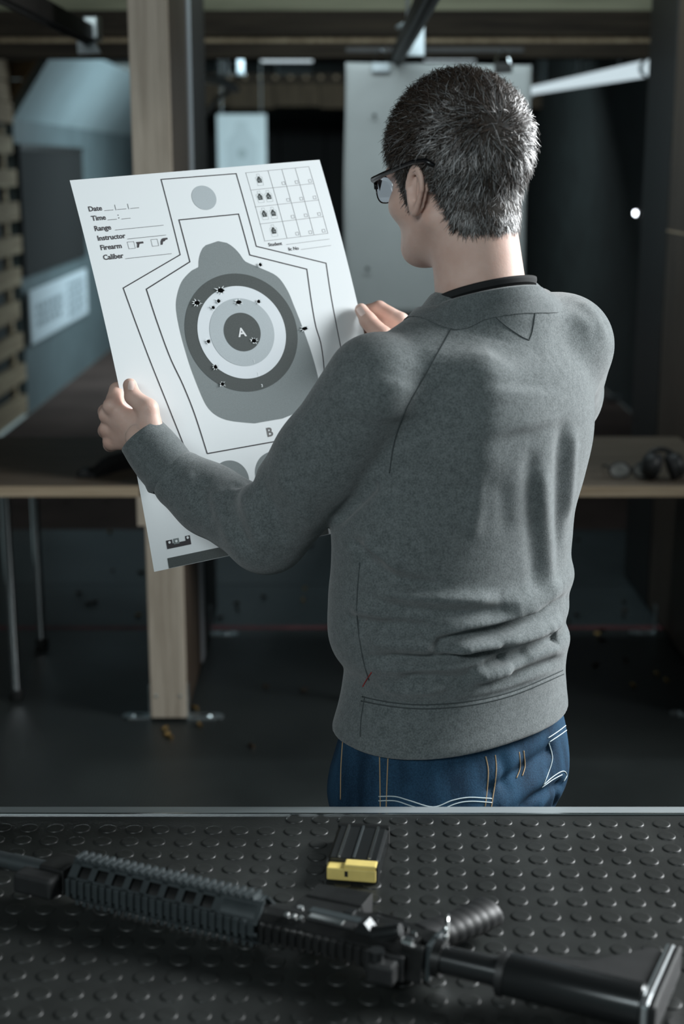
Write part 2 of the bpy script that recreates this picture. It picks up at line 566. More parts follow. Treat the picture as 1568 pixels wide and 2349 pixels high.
# carriage of the right rail: folded triangular plate, cross bar and clips that hold the sheet
YS = 5.92
cr = thing('target_carriage', 'folded pale metal carriage with clips on the middle overhead rail', 'carriage', (0.26, YS, 2.1))
og = cr.location
a, b, c_ = atY(972, 38, 5.6), atY(972, 128, 5.6), atY(925, 128, 5.6)
MB().prism([(a.x, a.z), (b.x, b.z), (c_.x, c_.z), (a.x - 0.03, a.z)], 5.58, 5.62, 'y').build('triangular_plate', M['white_metal'], cr, og)
tl, tr_ = atY(792, 140, YS), atY(1200, 150, YS)
MB().box(tl.x, tr_.x, YS - 0.012, YS + 0.012, tl.z + 0.03, tl.z + 0.05, 0.003).build('cross_bar', M['black_paint'], cr, og)
MB().box(a.x - 0.05, a.x - 0.02, 5.6, YS, tl.z + 0.05, tl.z + 0.08, 0.003).build('arm', M['zinc'], cr, og)


def clip(px, mat, bright):
    p = atY(px, 152, YS)
    cl = MB().box(p.x - 0.035, p.x + 0.035, YS - 0.017, YS + 0.017, p.z - 0.022, p.z + 0.012, 0.004).build('clip', mat, cr, og)
    for s in (-1, 1):
        MB().tube([(p.x - 0.03, YS + s * 0.01, p.z + 0.012), (p.x - 0.018, YS + s * 0.022, p.z + 0.05), (p.x, YS + s * 0.026, p.z + 0.06), (p.x + 0.018, YS + s * 0.022, p.z + 0.05), (p.x + 0.03, YS + s * 0.01, p.z + 0.012)], 0.0035, 8).build('clip_lever', M['chrome'], cl, og)


clip(873, M['white_metal'], 1)
clip(1153, M['black_paint'], 0)

# hanging blank sheet, slightly wavy
sh0, sh1 = atY(790, 143, YS), atY(1199, 722, YS)
n, mrow = 26, 30
vs, fs = [], []
for j in range(mrow + 1):
    for i in range(n + 1):
        u, v = i / n, j / mrow
        x = sh0.x + (sh1.x - sh0.x) * u + 0.004 * math.sin(7 * v + 1)
        zz = sh0.z + (sh1.z - sh0.z) * v - 0.012 * u * (1 - v)
        y = YS + 0.012 * math.sin(5.2 * u + 1.2 * v) * (0.3 + v) + 0.006 * math.sin(11 * u - 3 * v)
        vs.append((x, y, zz))
for j in range(mrow):
    for i in range(n):
        q = j * (n + 1) + i
        fs.append((q, q + 1, q + n + 2, q + n + 1))
hs = thing('hanging_sheet', 'large blank grey paper sheet clipped up behind the man', 'paper sheet', ((sh0.x + sh1.x) / 2, YS, sh1.z))
o = mesh_obj('sheet', vs, fs, M['card'], hs, True, hs.location)
md = o.modifiers.new('thickness', 'SOLIDIFY')
md.thickness = 0.0012
for px, py in ((858, 265), (842, 616)):
    p = atY(px, py, YS)
    MB().lathe([(0.008, 0), (0.007, 0.002)], 9, Matrix.Translation((p.x, YS - 0.012, p.z)) @ Matrix.Rotation(PI / 2, 4, 'X')).build('bullet_hole', M['rubber_foot'], hs, hs.location)

# carriage on the left rail
cl = thing('target_carriage', 'white metal carriage plate hanging from the upper left rail', 'carriage', (-0.84, 4.98, 2.0))
og = cl.location
MB().prism([(q.x, q.z) for q in (atY(176, 62, 4.98), atY(206, 72, 4.98), atY(232, 122, 4.98), atY(180, 124, 4.98))], 4.965, 4.99, 'y').build('plate', M['white_metal'], cl, og)
p = atY(215, 60, 4.98)
MB().box(p.x - 0.03, p.x + 0.02, 4.94, 5.03, p.z - 0.045, p.z + 0.03, 0.006).build('trolley', M['zinc'], cl, og)

# ------------------------------------------------------------------ far end of the range
bs = thing('backstop', 'black rubber bullet trap filling the far end of the lanes', 'backstop', (0, 17.2, 0))
for k in range(7):
    x0 = XL + 0.4 + k * (XR - XL - 0.5) / 7
    MB().box(x0 + 0.006, x0 + (XR - XL - 0.5) / 7 - 0.006, 17.2, 17.45, 0.0, 2.15, 0.01).build('trap_panel', M['black_foam'], bs, bs.location)
M['timber_far'] = wood('far_timber', (0.05, 0.038, 0.026), (0.11, 0.085, 0.055), 'z', rough=0.9)
fb = thing('far_baffle', 'brown wooden ceiling baffle far down the range', 'baffle', (0, 15.2, 2.3))
for k in range(9):
    x0 = XL + 0.1 + k * 0.47
    MB().box(x0, x0 + 0.462, 15.2, 15.26, 2.27 + 0.02 * (k % 2), 2.52, 0.004).build('plank', M['timber_far'], fb, fb.location)
for k in range(16):
    x0 = -1.3 + k * 0.155
    zc = 2.575
    MB().lathe([(0.022, 0), (0.02, 0.02), (0.008, 0.03)], 10, Matrix.Translation((x0, 15.18, zc)) @ Matrix.Rotation(PI / 2, 4, 'X')).build('bolt_head', M['oak_x'], fb, fb.location)
MB().box(XL + 0.1, XR - 0.1, 15.19, 15.24, 2.53, 2.61, 0.004).build('top_rail', M['timber'], fb, fb.location)


def lamp_box(px0, px1, py0, py1, Y, label, strength_mat):
    a, b = atY(px0, py0, Y), atY(px1, py1, Y)
    t = thing('ceiling_lamp', label, 'lamp', ((a.x + b.x) / 2, Y, b.z))
    MB().box(a.x, b.x, Y, Y + 0.12, b.z, a.z, 0.006).build('diffuser', strength_mat, t, t.location)
    MB().box(a.x - 0.01, b.x + 0.01, Y + 0.01, Y + 0.11, a.z, a.z + 0.04, 0.004).build('housing', M['white_metal'], t, t.location)
    for s in (0.15, 0.85):
        x = a.x + (b.x - a.x) * s
        MB().tube([(x, Y + 0.06, a.z + 0.04), (x, Y + 0.06, 2.86)], 0.006, 8).build('hanger', M['zinc'], t, t.location)


lamp_box(598, 716, 124, 140, 10.5, 'flat strip lamp over the far lane right of the black pillar', M['tube_lamp'])
lamp_box(975, 1092, 122, 137, 10.5, 'flat strip lamp above the hanging grey sheet', M['tube_lamp'])
for (px, py0, py1, Y, nm) in ((516, 126, 170, 11, 'left'), (551, 126, 168, 11.6, 'right'), (1241, 125, 185, 10.6, 'a'), (1332, 125, 165, 9.6, 'b')):
    a, b = atY(px - 7, py0, Y), atY(px + 7, py1, Y)
    lab = {'left': 'leftmost slim pale hanger strip beside the black pillar', 'right': 'second slim pale hanger strip from the black pillar',
           'a': 'slim grey hanger strip just right of the hanging sheet', 'b': 'slim grey hanger strip before the bright slanting duct'}[nm]
    t = thing('hanger_strip', lab, 'hanger', ((a.x + b.x) / 2, Y, b.z), None, 'hanger strips over the lanes')
    MB().box(a.x, b.x, Y, Y + 0.01, b.z, 2.86, 0.002).build('strip', M['white_metal'] if nm in ('left', 'right') else M['zinc'], t, t.location)
    MB().box(a.x - 0.012, b.x + 0.012, Y - 0.004, Y + 0.014, b.z - 0.012, b.z + 0.006, 0.002).build('foot', M['zinc'], t, t.location)
a, b = atY(632, 138, 10.9), atY(714, 168, 10.9)
t = thing('junction_box', 'grey blue box under the far strip lamp', 'box', ((a.x + b.x) / 2, 10.9, b.z))
MB().box(a.x, b.x, 10.9, 11.1, b.z, a.z, 0.008).build('case', M['blue_grey'], t, t.location)
MB().box((a.x + b.x) / 2 - 0.02, (a.x + b.x) / 2 + 0.02, 10.95, 11.0, a.z, 2.86, 0.003).build('bracket_arm', M['zinc'], t, t.location)
MB().box(a.x + 0.02, b.x - 0.02, 10.893, 10.9, b.z + 0.012, a.z - 0.012, 0.002).build('cover', M['blue_grey_dk'], t, t.location)
t = thing('cable_bracket', 'pale slanting cable bracket beside the black pillar', 'bracket', tuple(atY(510, 215, 9.0)))
p_ = atY(500, 185, 9.0)
MB().tube([p_, (p_.x, p_.y, 2.86)], 0.008, 8).build('hanger', M['zinc'], t, t.location)
MB().tube([atY(470, 262, 9.0), atY(500, 225, 9.0), atY(540, 200, 9.2)], 0.016, 10).build('arm', M['zinc'], t, t.location, smooth=True)
MB().tube([atY(462, 180, 9.0), atY(500, 185, 9.0), atY(545, 207, 9.1)], [0.022, 0.03, 0.02], 10).build('sleeve', M['white_metal'], t, t.location, smooth=True)

# far paper target with a faint grey figure
a, b = atY(497, 262, 14.0), atY(613, 520, 14.0)
t = thing('far_target', 'small pale paper target hanging far down the range', 'paper target', ((a.x + b.x) / 2, 14.0, b.z))
MB().box(a.x, b.x, 14.0, 14.004, b.z, a.z).build('sheet', plain('far_paper', (0.5, 0.58, 0.6), 0.8), t, t.location)
gm = plain('faint_print', (0.3, 0.36, 0.37), 0.8)
xm = (a.x + b.x) / 2
zc = atY(557, 352, 14.0).z
MB().prism([(xm - 0.14, zc - 0.25), (xm + 0.14, zc - 0.25), (xm + 0.15, zc + 0.1), (xm + 0.07, zc + 0.2), (xm + 0.05, zc + 0.3), (xm - 0.05, zc + 0.3), (xm - 0.07, zc + 0.2), (xm - 0.15, zc + 0.1)], 13.998, 14.0, 'y').build('printed_figure', plain('fainter_print', (0.43, 0.5, 0.52), 0.8), t, t.location)
MB().lathe([(0.045, 0), (0.045, 0.002)], 18, Matrix.Translation((xm, 13.998, zc)) @ Matrix.Rotation(PI / 2, 4, 'X')).build('printed_spot', gm, t, t.location)
for s in (0.1, 0.9):
    x = a.x + (b.x - a.x) * s
    MB().tube([(x, 14.0, a.z), (x, 14.0, 2.86)], 0.004, 6).build('cord', M['zinc'], t, t.location)

# bright slanting duct on the right, and an indicator lamp on the wall
t = thing('light_duct', 'long bright slanting tube under the ceiling at upper right', 'lamp', (1.4, 8.5, 2.2))
q0, q1 = Vector((1.455, 6.95, 2.145)), Vector((1.33, 10.6, 2.215))
MB().tube([q0, q1], [0.040, 0.026], 18).build('tube', M['tube_lamp'], t, t.location, auto=0.6)
for s in (0.01, 0.97):
    p = q0.lerp(q1, s)
    MB().tube([p, p + (q1 - q0) * 0.02], 0.044, 18).build('end_cap', M['zinc'], t, t.location, auto=0.6)
for s in (0.2, 0.8):
    p = q0.lerp(q1, s)
    MB().tube([p, (p.x, p.y, 2.86)], 0.006, 8).build('hanger', M['zinc'], t, t.location)
p = atX(1458, 489, XR - 0.012)
t = thing('indicator_lamp', 'tiny white indicator lamp glowing on the dark right wall', 'lamp', p)
MB().lathe([(0.014, 0), (0.013, 0.008), (0.006, 0.013)], 14, Matrix.Translation(p) @ Matrix.Rotation(-PI / 2, 4, 'Y')).build('lens', M['led'], t, t.location, smooth=True)
MB().box(XR - 0.012, XR, p.y - 0.03, p.y + 0.03, p.z - 0.03, p.z + 0.03, 0.003).build('base', M['black_paint'], t, t.location)

# black rubber panel and notice on the left lining
a0, a1 = atX(22, 335, XL + 0.03), atX(188, 330, XL + 0.03)
ny0, ny1 = a0.y, a1.y
t = thing('rubber_sheet', 'black rubber sheet on the left lane wall above the notice', 'panel', (XL + 0.02, ny0, 1.0))
MB().box(XL + 0.002, XL + 0.03, max(ny0, 9.88), ny1, 0.95, 1.84, 0.006).build('panel', M['black_foam'], t, t.location)
MB().box(XL + 0.028, XL + 0.036, max(ny0, 9.88), ny1, 1.80, 1.84, 0.002).build('top_lath', M['black_paint'], t, t.location)
s0, s1 = atX(42, 683, XL + 0.045), atX(198, 612, XL + 0.045)
b0, b1 = atX(48, 812, XL + 0.045), atX(196, 716, XL + 0.045)
zt, zb = (s0.z + s1.z) / 2, (b0.z + b1.z) / 2
t = thing('notice_board', 'white lettered notice board low on the left lane wall', 'sign', (XL + 0.04, s0.y, zb))
ya, yb_ = max(s0.y, 9.90), s1.y
MB().box(XL + 0.03, XL + 0.045, ya, yb_, zb, zt, 0.002).build('board', plain('notice_white', (0.62, 0.70, 0.75), 0.5), t, t.location)
ink = plain('notice_ink', (0.22, 0.27, 0.3), 0.6)
LY = yb_ - ya
for r in range(5):
    for cidx, (u0, u1) in enumerate(((0.08, 0.52), (0.62, 0.93))):
        if cidx == 0 and r in (0, 4):
            continue
        zc = zt - (zt - zb) * (0.2 + 0.16 * r)
        u = u0
        while u < u1 - 0.02:
            wl_ = random.uniform(0.03, 0.09)
            e = min(u + wl_, u1)
            MB().box(XL + 0.045, XL + 0.0456, ya + LY * u, ya + LY * e, zc - 0.02, zc + 0.02).build('lettering', ink, t, t.location)
            u = e + 0.018
t = thing('steel_bar', 'short bright steel bar on the brown floor beyond the man\'s right arm', 'bar', tuple(atZ(1420, 914, 0.0)))
p0, p1 = atZ(1385, 914, 0.022), atZ(1441, 913, 0.022)
MB().tube([p0, p1], 0.022, 14).build('bar', M['steel'], t, t.location, auto=0.6)
MB().tube([p1, p1 + (p1 - p0) * 0.08], 0.016, 14).build('bar_end', M['zinc'], t, t.location, auto=0.6)

# ------------------------------------------------------------------ counter in the foreground
ZC = 0.858
YE = atZ(784, 1868, ZC).y           # near line of the metal edging
M['alu'] = plain('aluminium_edging', (0.55, 0.61, 0.63), 0.3, 0.55, noise=0.06, scale=25, stretch=(1, 30, 1))
M['rubber_mat'] = plain('studded_black_rubber', (0.02, 0.022, 0.021), 0.40, noise=0.35, scale=14, bump=0.12, bscale=260)
ct = thing('counter', 'shop counter with dark body and bright metal edging', 'counter', (0, YE, 0))
og = ct.location
MB().box(-1.5, 1.5, 0.80, YE + 0.014, 0.0, ZC - 0.035, 0.003).build('body', M['black_paint'], ct, og)
MB().box(-1.52, 1.52, 0.78, YE + 0.018, ZC - 0.035, ZC - 0.0042, 0.002).build('top_board', M['oak_top'], ct, og)
MB().box(-1.52, 1.52, YE, YE + 0.021, ZC - 0.05, ZC + 0.0012, 0.001).build('edge_strip', M['alu'], ct, og)
MB().box(-1.52, 1.52, YE - 0.0035, YE, ZC - 0.004, ZC + 0.0026, 0.0008).build('edge_lip', M['chrome'], ct, og)

mt = thing('rubber_mat', 'black rubber mat with round raised studs on the counter', 'mat', (0, 1.3, ZC))
MB().box(-1.5, 1.5, 0.79, YE - 0.004, ZC - 0.004, ZC).build('sheet', M['rubber_mat'], mt, mt.location)
PIT, SR = 0.0345, 0.0118
prof = [(SR, -0.0002), (SR * 0.985, 0.0006), (SR * 0.93, 0.0012), (SR * 0.84, 0.0014), (SR * 0.55, 0.0013)]
spots = []
ROT = math.radians(-1.6)
for j in range(0, 28):
    for i in range(-44, 45):
        x = i * PIT + 0.006
        y = -j * PIT
        X = x * math.cos(ROT) - y * math.sin(ROT)
        Yv = YE - 0.018 + x * math.sin(ROT) + y * math.cos(ROT)
        if Yv > YE - 0.016 or Yv < 0.81 or abs(X) > 1.48:
            continue
        d = Yv * CP + (EYE - ZC) * SP
        pxx = 784 + FPX * X / d
        pyy = 1174.5 + FPX * ((EYE - ZC) * CP - Yv * SP) / d
        inside = -20 < pxx < 1588 and pyy < 2370
        spots.append(((not inside, d), X, Yv))
spots.sort(key=lambda q: q[0])
stud0 = MB().lathe(prof, 14).build('stud', M['rubber_mat'], mt, auto=1.2)
rest = MB()
for k, (_, X, Yv) in enumerate(spots):
    if k < 300:
        o = stud0 if k == 0 else stud0.copy()
        if k:
            COL.objects.link(o)
            o.parent = mt
        o.location = (X - mt.location.x, Yv - mt.location.y, 0)
    else:
        rest.lathe(prof, 14, Matrix.Translation((X, Yv, ZC)))
o = rest.build('further_studs', M['rubber_mat'], mt, mt.location, auto=1.2)
o['kind'] = 'stuff'

# ------------------------------------------------------------------ rifle on the mat: muzzle left, right side up, rolled so that its top faces the viewer
M['gun_rail'] = plain('anodised_rail', (0.05, 0.062, 0.066), 0.42, 0.35, noise=0.12, scale=40)
M['gun_black'] = plain('black_receiver', (0.018, 0.019, 0.019), 0.36, 0.3, noise=0.2, scale=50)
M['gun_poly'] = plain('black_polymer', (0.014, 0.015, 0.0155), 0.5, 0, noise=0.2, scale=60)
M['gun_barrel'] = plain('grey_barrel', (0.085, 0.1, 0.105), 0.4, 0.6)
M['bolt'] = plain('bare_steel', (0.7, 0.72, 0.72), 0.2, 1.0)
M['gun_tube'] = plain('black_tube', (0.03, 0.033, 0.034), 0.24, 0.5)

g0 = atZ(180, 2012, ZC + 0.034)
g1 = atZ(1492, 2316, ZC + 0.034)
gx = (g1 - g0).normalized()
roll = math.radians(3)
side = Vector((0, 0, 1)).cross(gx).normalized()      # away from the viewer
upn = gx.cross(side).normalized() * 1.0
if upn.z < 0:
    upn = -upn
gz = (-side * math.cos(roll) + upn * math.sin(roll)).normalized()   # rifle top: towards the viewer and up
gy = gz.cross(gx).normalized()                                       # rifle right side: up and away
GL = (g1 - g0).length
HG = 0.262                                              # hand guard length
rot = Matrix((gx, gy, gz)).transposed().to_euler()
KX = GL / 0.712
rf = thing('rifle', 'black carbine with railed hand guard lying across the studded mat', 'rifle', g0 + gx * HG * KX, rot)
rf.scale = (KX, 1, 1)
print('RIFLE', GL, KX)
# barrel
MB().tube([(-0.56, 0, 0), (-0.36, 0, 0), (-0.36, 0, 0), (-0.285, 0, 0), (-0.285, 0, 0), (-0.2, 0, 0)], [0.0095, 0.0095, 0.0105, 0.0105, 0.0085, 0.0085], 18).build('barrel', M['gun_barrel'], rf, auto=0.6)
MB().tube([(-0.60, 0, 0), (-0.56, 0, 0)], 0.0115, 14).build('muzzle_device', M['gun_black'], rf, auto=0.6)
gb_ = MB()
gb_.box(-0.305, -0.268, -0.016, 0.016, -0.02, 0.022, 0.003)
gb_.tube([(-0.30, 0, 0.022), (-0.27, 0, 0.022)], 0.008, 10)
gbo = gb_.build('gas_block', M['gun_black'], rf)
MB().box(-0.325, -0.27, -0.012, 0.012, 0.020, 0.046, 0.004).build('front_sight_folded', M['gun_poly'], gbo)
# hand guard core with open diagonal windows: rails + ladder frames
hg = MB().tube([(-HG + 0.004, 0, 0), (0, 0, 0)], 0.0165, 16).build('hand_guard', M['gun_black'], rf, auto=0.7)


def rail(x0, x1, ang, base, name, mat, parent, pitch=0.0101):
    R_ = Matrix.Rotation(ang, 4, 'X')
    mb = MB()
    mb.box(x0, x1, -0.0085, 0.0085, base - 0.007, base, 0.0008, R_)
    k = 0
    x = x0 + 0.002
    while x + 0.0055 <= x1:
        mb.box(x, x + 0.0053, -0.0106, 0.0106, base - 0.001, base + 0.0045, 0.0009, R_)
        x += pitch
    return mb.build(name, mat, parent)


for k in range(4):
    rail(-HG, -0.004, k * PI / 2, 0.0255, 'rail', M['gun_rail'], hg)
for k in range(4):
    R_ = Matrix.Rotation(PI / 4 + k * PI / 2, 4, 'X')
    mb = MB()
    for s in (-1, 1):
        mb.box(-HG, 0, s * 0.0105 - 0.0035, s * 0.0105 + 0.0035, 0.0195, 0.0225, 0.0006, R_)
    nwin = 8
    x = -HG
    wl_ = 0.196 / nwin
    mb.box(-HG, -HG + 0.012, -0.012, 0.012, 0.0195, 0.0225, 0, R_)
    mb.box(-0.056, 0, -0.0125, 0.0125, 0.0195, 0.0228, 0.0006, R_)
    for w in range(nwin):
        xx = -HG + 0.012 + w * wl_
        mb.box(xx + wl_ - 0.0085, xx + wl_, -0.012, 0.012, 0.0195, 0.0225, 0.0004, R_)
    mb.build('ladder_frame', M['gun_rail'], hg)
MB().tube([(-0.05, 0, 0), (-0.006, 0, 0)], 0.0243, 20).build('clamp_ring', M['gun_rail'], hg, auto=0.6)
# upper receiver
ur = MB()
ur.prism([(-0.0155, -0.012), (0.0155, -0.012), (0.018, 0.0), (0.0155, 0.012), (0.0105, 0.0215), (-0.0105, 0.0215), (-0.0155, 0.012), (-0.018, 0)], 0.0, 0.188, 'x')
uro = ur.build('upper_receiver', M['gun_black'], rf, bev=0.0015)
rail(0.003, 0.182, 0, 0.0255, 'rail', M['gun_black'], uro)
MB().box(0.052, 0.115, 0.0150, 0.0186, -0.006, 0.0085, 0.0012).build('ejection_port_frame', M['gun_poly'], uro)
MB().box(0.056, 0.098, 0.0186, 0.0196, -0.003, 0.0062, 0.0005).build('bolt_carrier', M['bolt'], uro)
for k in range(3):
    MB().box(0.028 + 0.009 * k, 0.033 + 0.009 * k, 0.0165, 0.0195, 0.006, 0.0135, 0.0008, Matrix.Rotation(0.0, 4, 'X')).build('gas_ring', M['bolt'], uro)
MB().box(0.05, 0.116, 0.0172, 0.0192, -0.018, -0.0065, 0.0006).build('dust_cover', M['gun_rail'], uro)
MB().prism([(0.117, 0.0168), (0.142, 0.0168), (0.129, 0.0300), (0.122, 0.0300)], -0.004, 0.0145, 'z').build('brass_deflector', M['gun_tube'], uro, bev=0.001)
MB().tube([(0.137, 0.0165, 0.006), (0.163, 0.025, 0.006), (0.170, 0.0275, 0.006)], [0.0085, 0.0085, 0.0072], 14).build('forward_assist', M['gun_tube'], uro, auto=0.6)
ch = MB().box(0.178, 0.202, -0.02, 0.02, 0.012, 0.021, 0.002).build('charging_handle', M['gun_black'], uro)
MB().box(0.176, 0.19, 0.019, 0.0255, 0.011, 0.022, 0.002).build('latch', M['bolt'], ch)
MB().box(0.140, 0.186, -0.014, 0.014, 0.031, 0.036, 0.002).build('rear_sight_base', M['gun_poly'], uro)
MB().box(0.150, 0.182, -0.011, 0.011, 0.036, 0.056, 0.004).build('rear_sight_folded', M['gun_poly'], uro)
MB().tube([(0.158, 0.011, 0.044), (0.158, 0.021, 0.044)], [0.0085, 0.0085], 12).build('sight_knob', M['gun_tube'], uro, auto=0.6)
# lower receiver
lr = MB()
lr.prism([(0.022, -0.012), (0.190, -0.012), (0.200, -0.004), (0.208, -0.012), (0.205, -0.034), (0.16, -0.042), (0.098, -0.042), (0.094, -0.082), (0.030, -0.076), (0.022, -0.04)], -0.0135, 0.0135, 'y')
lro = lr.build('lower_receiver', M['gun_black'], rf, bev=0.002)
MB().prism([(0.027, -0.048), (0.098, -0.05), (0.0965, -0.086), (0.027, -0.080)], -0.0155, 0.0155, 'y').build('magazine_well', M['gun_black'], lro, bev=0.0015)
for (x, zz, r) in ((0.034, -0.018, 0.004), (0.176, -0.018, 0.004), (0.125, -0.028, 0.0028), (0.150, -0.027, 0.0028)):
    MB().tube([(x, -0.0145, zz), (x, 0.0155, zz)], r, 12).build('pin', M['bolt'] if r > 0.003 else M['gun_tube'], lro, auto=0.6)
MB().box(0.086, 0.097, 0.0135, 0.0165, -0.038, -0.026, 0.001).build('magazine_catch', M['gun_tube'], lro)
MB().tube([(0.098, 0, -0.058), (0.112, 0, -0.066), (0.145, 0, -0.064), (0.158, 0, -0.050)], 0.0035, 8).build('trigger_guard', M['gun_black'], lro, smooth=True)
MB().tube([(0.128, 0, -0.04), (0.126, 0, -0.052), (0.122, 0, -0.060)], [0.004, 0.0035, 0.0025], 8).build('trigger', M['gun_tube'], lro, smooth=True)
MB().tube([(0.162, 0.0135, -0.024), (0.162, 0.017, -0.024)], 0.006, 12).build('safety_selector', M['gun_tube'], lro, auto=0.6)
# pistol grip: ribbed, raked back
gp = MB()
ring_n = 14
sec = []
NR = 26
for k in range(NR + 1):
    s = k / NR
    cx = 0.176 + 0.052 * s + 0.006 * math.sin(PI * s)
    cz = -0.036 - 0.094 * s
    rx = 0.0235 - 0.003 * math.sin(PI * s) + (0.0008 if (k % 3 == 0 and 3 < k < 24) else 0)
    ry = 0.0145 + 0.002 * s + (0.0008 if (k % 3 == 0 and 3 < k < 24) else 0)
    if k == NR:
        rx *= 0.9
        ry *= 0.85
    for q in range(ring_n):
        a_ = 2 * PI * q / ring_n
        sec.append((cx + rx * math.cos(a_), ry * math.sin(a_), cz + 0.4 * rx * math.cos(a_)))
fs = []
for k in range(NR):
    for q in range(ring_n):
        fs.append((k * ring_n + q, k * ring_n + (q + 1) % ring_n, (k + 1) * ring_n + (q + 1) % ring_n, (k + 1) * ring_n + q))
fs.append(tuple(range(ring_n)))
fs.append(tuple(NR * ring_n + q for q in range(ring_n)))
gp.add(sec, fs)
gpo = gp.build('pistol_grip', M['gun_poly'], rf, smooth=True)
# end plate, sling ring, buffer tube, stock
MB().prism([(-0.02, 0.012), (0.02, 0.012), (0.021, -0.01), (0.016, -0.04), (-0.016, -0.04), (-0.021, -0.01)], 0.203, 0.208, 'x').build('end_plate', M['gun_rail'], rf)
MB().tube([(0.208, 0, -0.004), (0.218, 0, -0.004)], 0.0195, 20).build('castle_nut', M['gun_black'], rf, auto=0.6)
MB().tube([(0.215, 0, -0.004), (0.30, 0, -0.004)], 0.0150, 24).build('buffer_tube', M['gun_tube'], rf, auto=0.6)
mb = MB()
pts = [Vector((0.212 + 0.004 * math.cos(2 * PI * k / 18), 0.023 + 0.013 * math.sin(2 * PI * k / 18), -0.028 + 0.013 * math.cos(2 * PI * k / 18))) for k in range(19)]
mb.tube(pts, 0.0026, 8)
mb.build('sling_ring', M['bolt'], rf, smooth=True)
so = MB().tube([(0.286, 0, -0.004), (0.290, 0, -0.004), (0.440, 0, -0.004), (0.443, 0, -0.004)], [0.0205, 0.022, 0.0225, 0.02], 24).build('stock', M['gun_tube'], rf, auto=0.6)
MB().tube([(0.284, 0, -0.004), (0.292, 0, -0.004)], 0.0235, 24).build('stock_collar', M['gun_poly'], so, auto=0.6)
MB().prism([(0.30, -0.022), (0.44, -0.022), (0.44, -0.108), (0.425, -0.112), (0.37, -0.055), (0.30, -0.04)], -0.0085, 0.0085, 'y').build('stock_web', M['gun_poly'], so, bev=0.002)
MB().tube([(0.33, 0.0, -0.052), (0.36, 0.0, -0.062), (0.40, 0.0, -0.072)], 0.0045, 8).build('release_lever', M['gun_black'], so, smooth=True)
for k in range(5):
    MB().lathe([(0.0042, 0), (0.0042, 0.0014), (0.002, 0.002)], 10, Matrix.Translation((0.315 + 0.026 * k, 0.0118, -0.0235)) @ Matrix.Rotation(-PI / 2 - 0.5, 4, 'X')).build('rivet', M['bolt'], so)
bpv = []
MB().prism([(-0.016, 0.024), (0.016, 0.024), (0.018, 0.0), (0.016, -0.112), (0.010, -0.122), (-0.010, -0.122), (-0.016, -0.112), (-0.018, 0)], 0.442, 0.452, 'x').build('butt_plate', M['steel'], so, bev=0.003)
MB().prism([(-0.0165, 0.025), (0.0165, 0.025), (0.0185, 0.0), (0.0165, -0.113), (-0.0165, -0.113), (-0.0185, 0)], 0.452, 0.460, 'x').build('butt_pad', M['gun_poly'], so, bev=0.003)

# ------------------------------------------------------------------ loaded magazine on the mat
ma = atZ(806, 2026, ZC)
mz = ZC + 0.0013
mg = thing('magazine', 'black ribbed rifle magazine with yellow end on the mat behind the rifle', 'magazine', (ma.x, ma.y, mz), (0, 0, math.radians(-9)))
hw = 0.031
bo = MB().prism([(-hw, 0.0015), (hw, 0.0015), (hw + 0.001, 0.004), (hw + 0.001, 0.0215), (hw - 0.003, 0.024), (-hw + 0.003, 0.024), (-hw - 0.001, 0.0215), (-hw - 0.001, 0.004)], 0.014, 0.104, 'y').build('body', M['gun_tube'], mg, bev=0.001)
for xx in (-0.018, 0.0, 0.019):
    MB().box(xx - 0.0016, xx + 0.0016, 0.016, 0.103, 0.0238, 0.0254, 0.0006).build('rib', M['bolt'] if xx else M['gun_barrel'], bo)
MB().box(-hw - 0.002, hw + 0.002, 0.1, 0.108, 0.001, 0.0255, 0.002).build('floor_plate', M['gun_black'], mg)
M['yellow'] = plain('yellow_polymer', (0.78, 0.62, 0.2), 0.4, noise=0.08, scale=60)
fo = MB().box(-hw + 0.001, hw - 0.001, -0.004, 0.014, 0.003, 0.019, 0.002).box(-hw + 0.022, hw - 0.001, -0.002, 0.014, 0.017, 0.0235, 0.002).build('follower', M['yellow'], mg)
MB().box(-0.008, -0.004, -0.0046, -0.0036, 0.009, 0.016).build('follower_slot', M['rubber_foot'], fo)
for s in (-1, 1):
    MB().box(s * hw - 0.0012, s * hw + 0.0012, -0.001, 0.016, 0.0015, 0.022, 0.0005).build('feed_lip', M['gun_tube'], mg)

# ------------------------------------------------------------------ paper target held up by the man (millimetre design, bent sheet)
PW, PH, PBOW = 0.43, 0.61, 0.022
PC = Vector((-0.16074, 2.24952, 1.40536))
PR = Matrix([[0.877315, -0.429816, -0.213489], [0.474394, 0.843977, 0.250307], [0.072594, -0.320875, 0.944335]])


def sheet_pt(u, v, off=0.0):
    """u, v in metres from the top left corner; off towards the reader"""
    b = PBOW * (1 - (2 * v / PH - 1) ** 2)
    return Vector((u - PW / 2, -b - off, PH / 2 - v))


def sheet_world(u, v, off=0.0):
    return PC + PR @ sheet_pt(u, v, off)


M['paper'] = plain('white_paper', (0.68, 0.72, 0.735), 0.75, spec=0.3)
M['ink_line'] = plain('printed_line', (0.045, 0.042, 0.046), 0.75, spec=0.2)
M['ink_dark'] = plain('printed_dark_grey', (0.07, 0.08, 0.079), 0.75, spec=0.2, noise=0.12, scale=900)
M['ink_mid'] = plain('printed_mid_grey', (0.185, 0.212, 0.216), 0.75, spec=0.2, noise=0.1, scale=900)
M['ink_light'] = plain('printed_light_grey', (0.37, 0.415, 0.435), 0.75, spec=0.2, noise=0.05, scale=900)
M['ink_white'] = plain('unprinted_ring', (0.60, 0.645, 0.675), 0.75, spec=0.2)
M['ink_text'] = plain('printed_text', (0.06, 0.055, 0.06), 0.75, spec=0.2)
M['hole'] = plain('hole_black', (0.004, 0.004, 0.004), 0.9, spec=0.0)

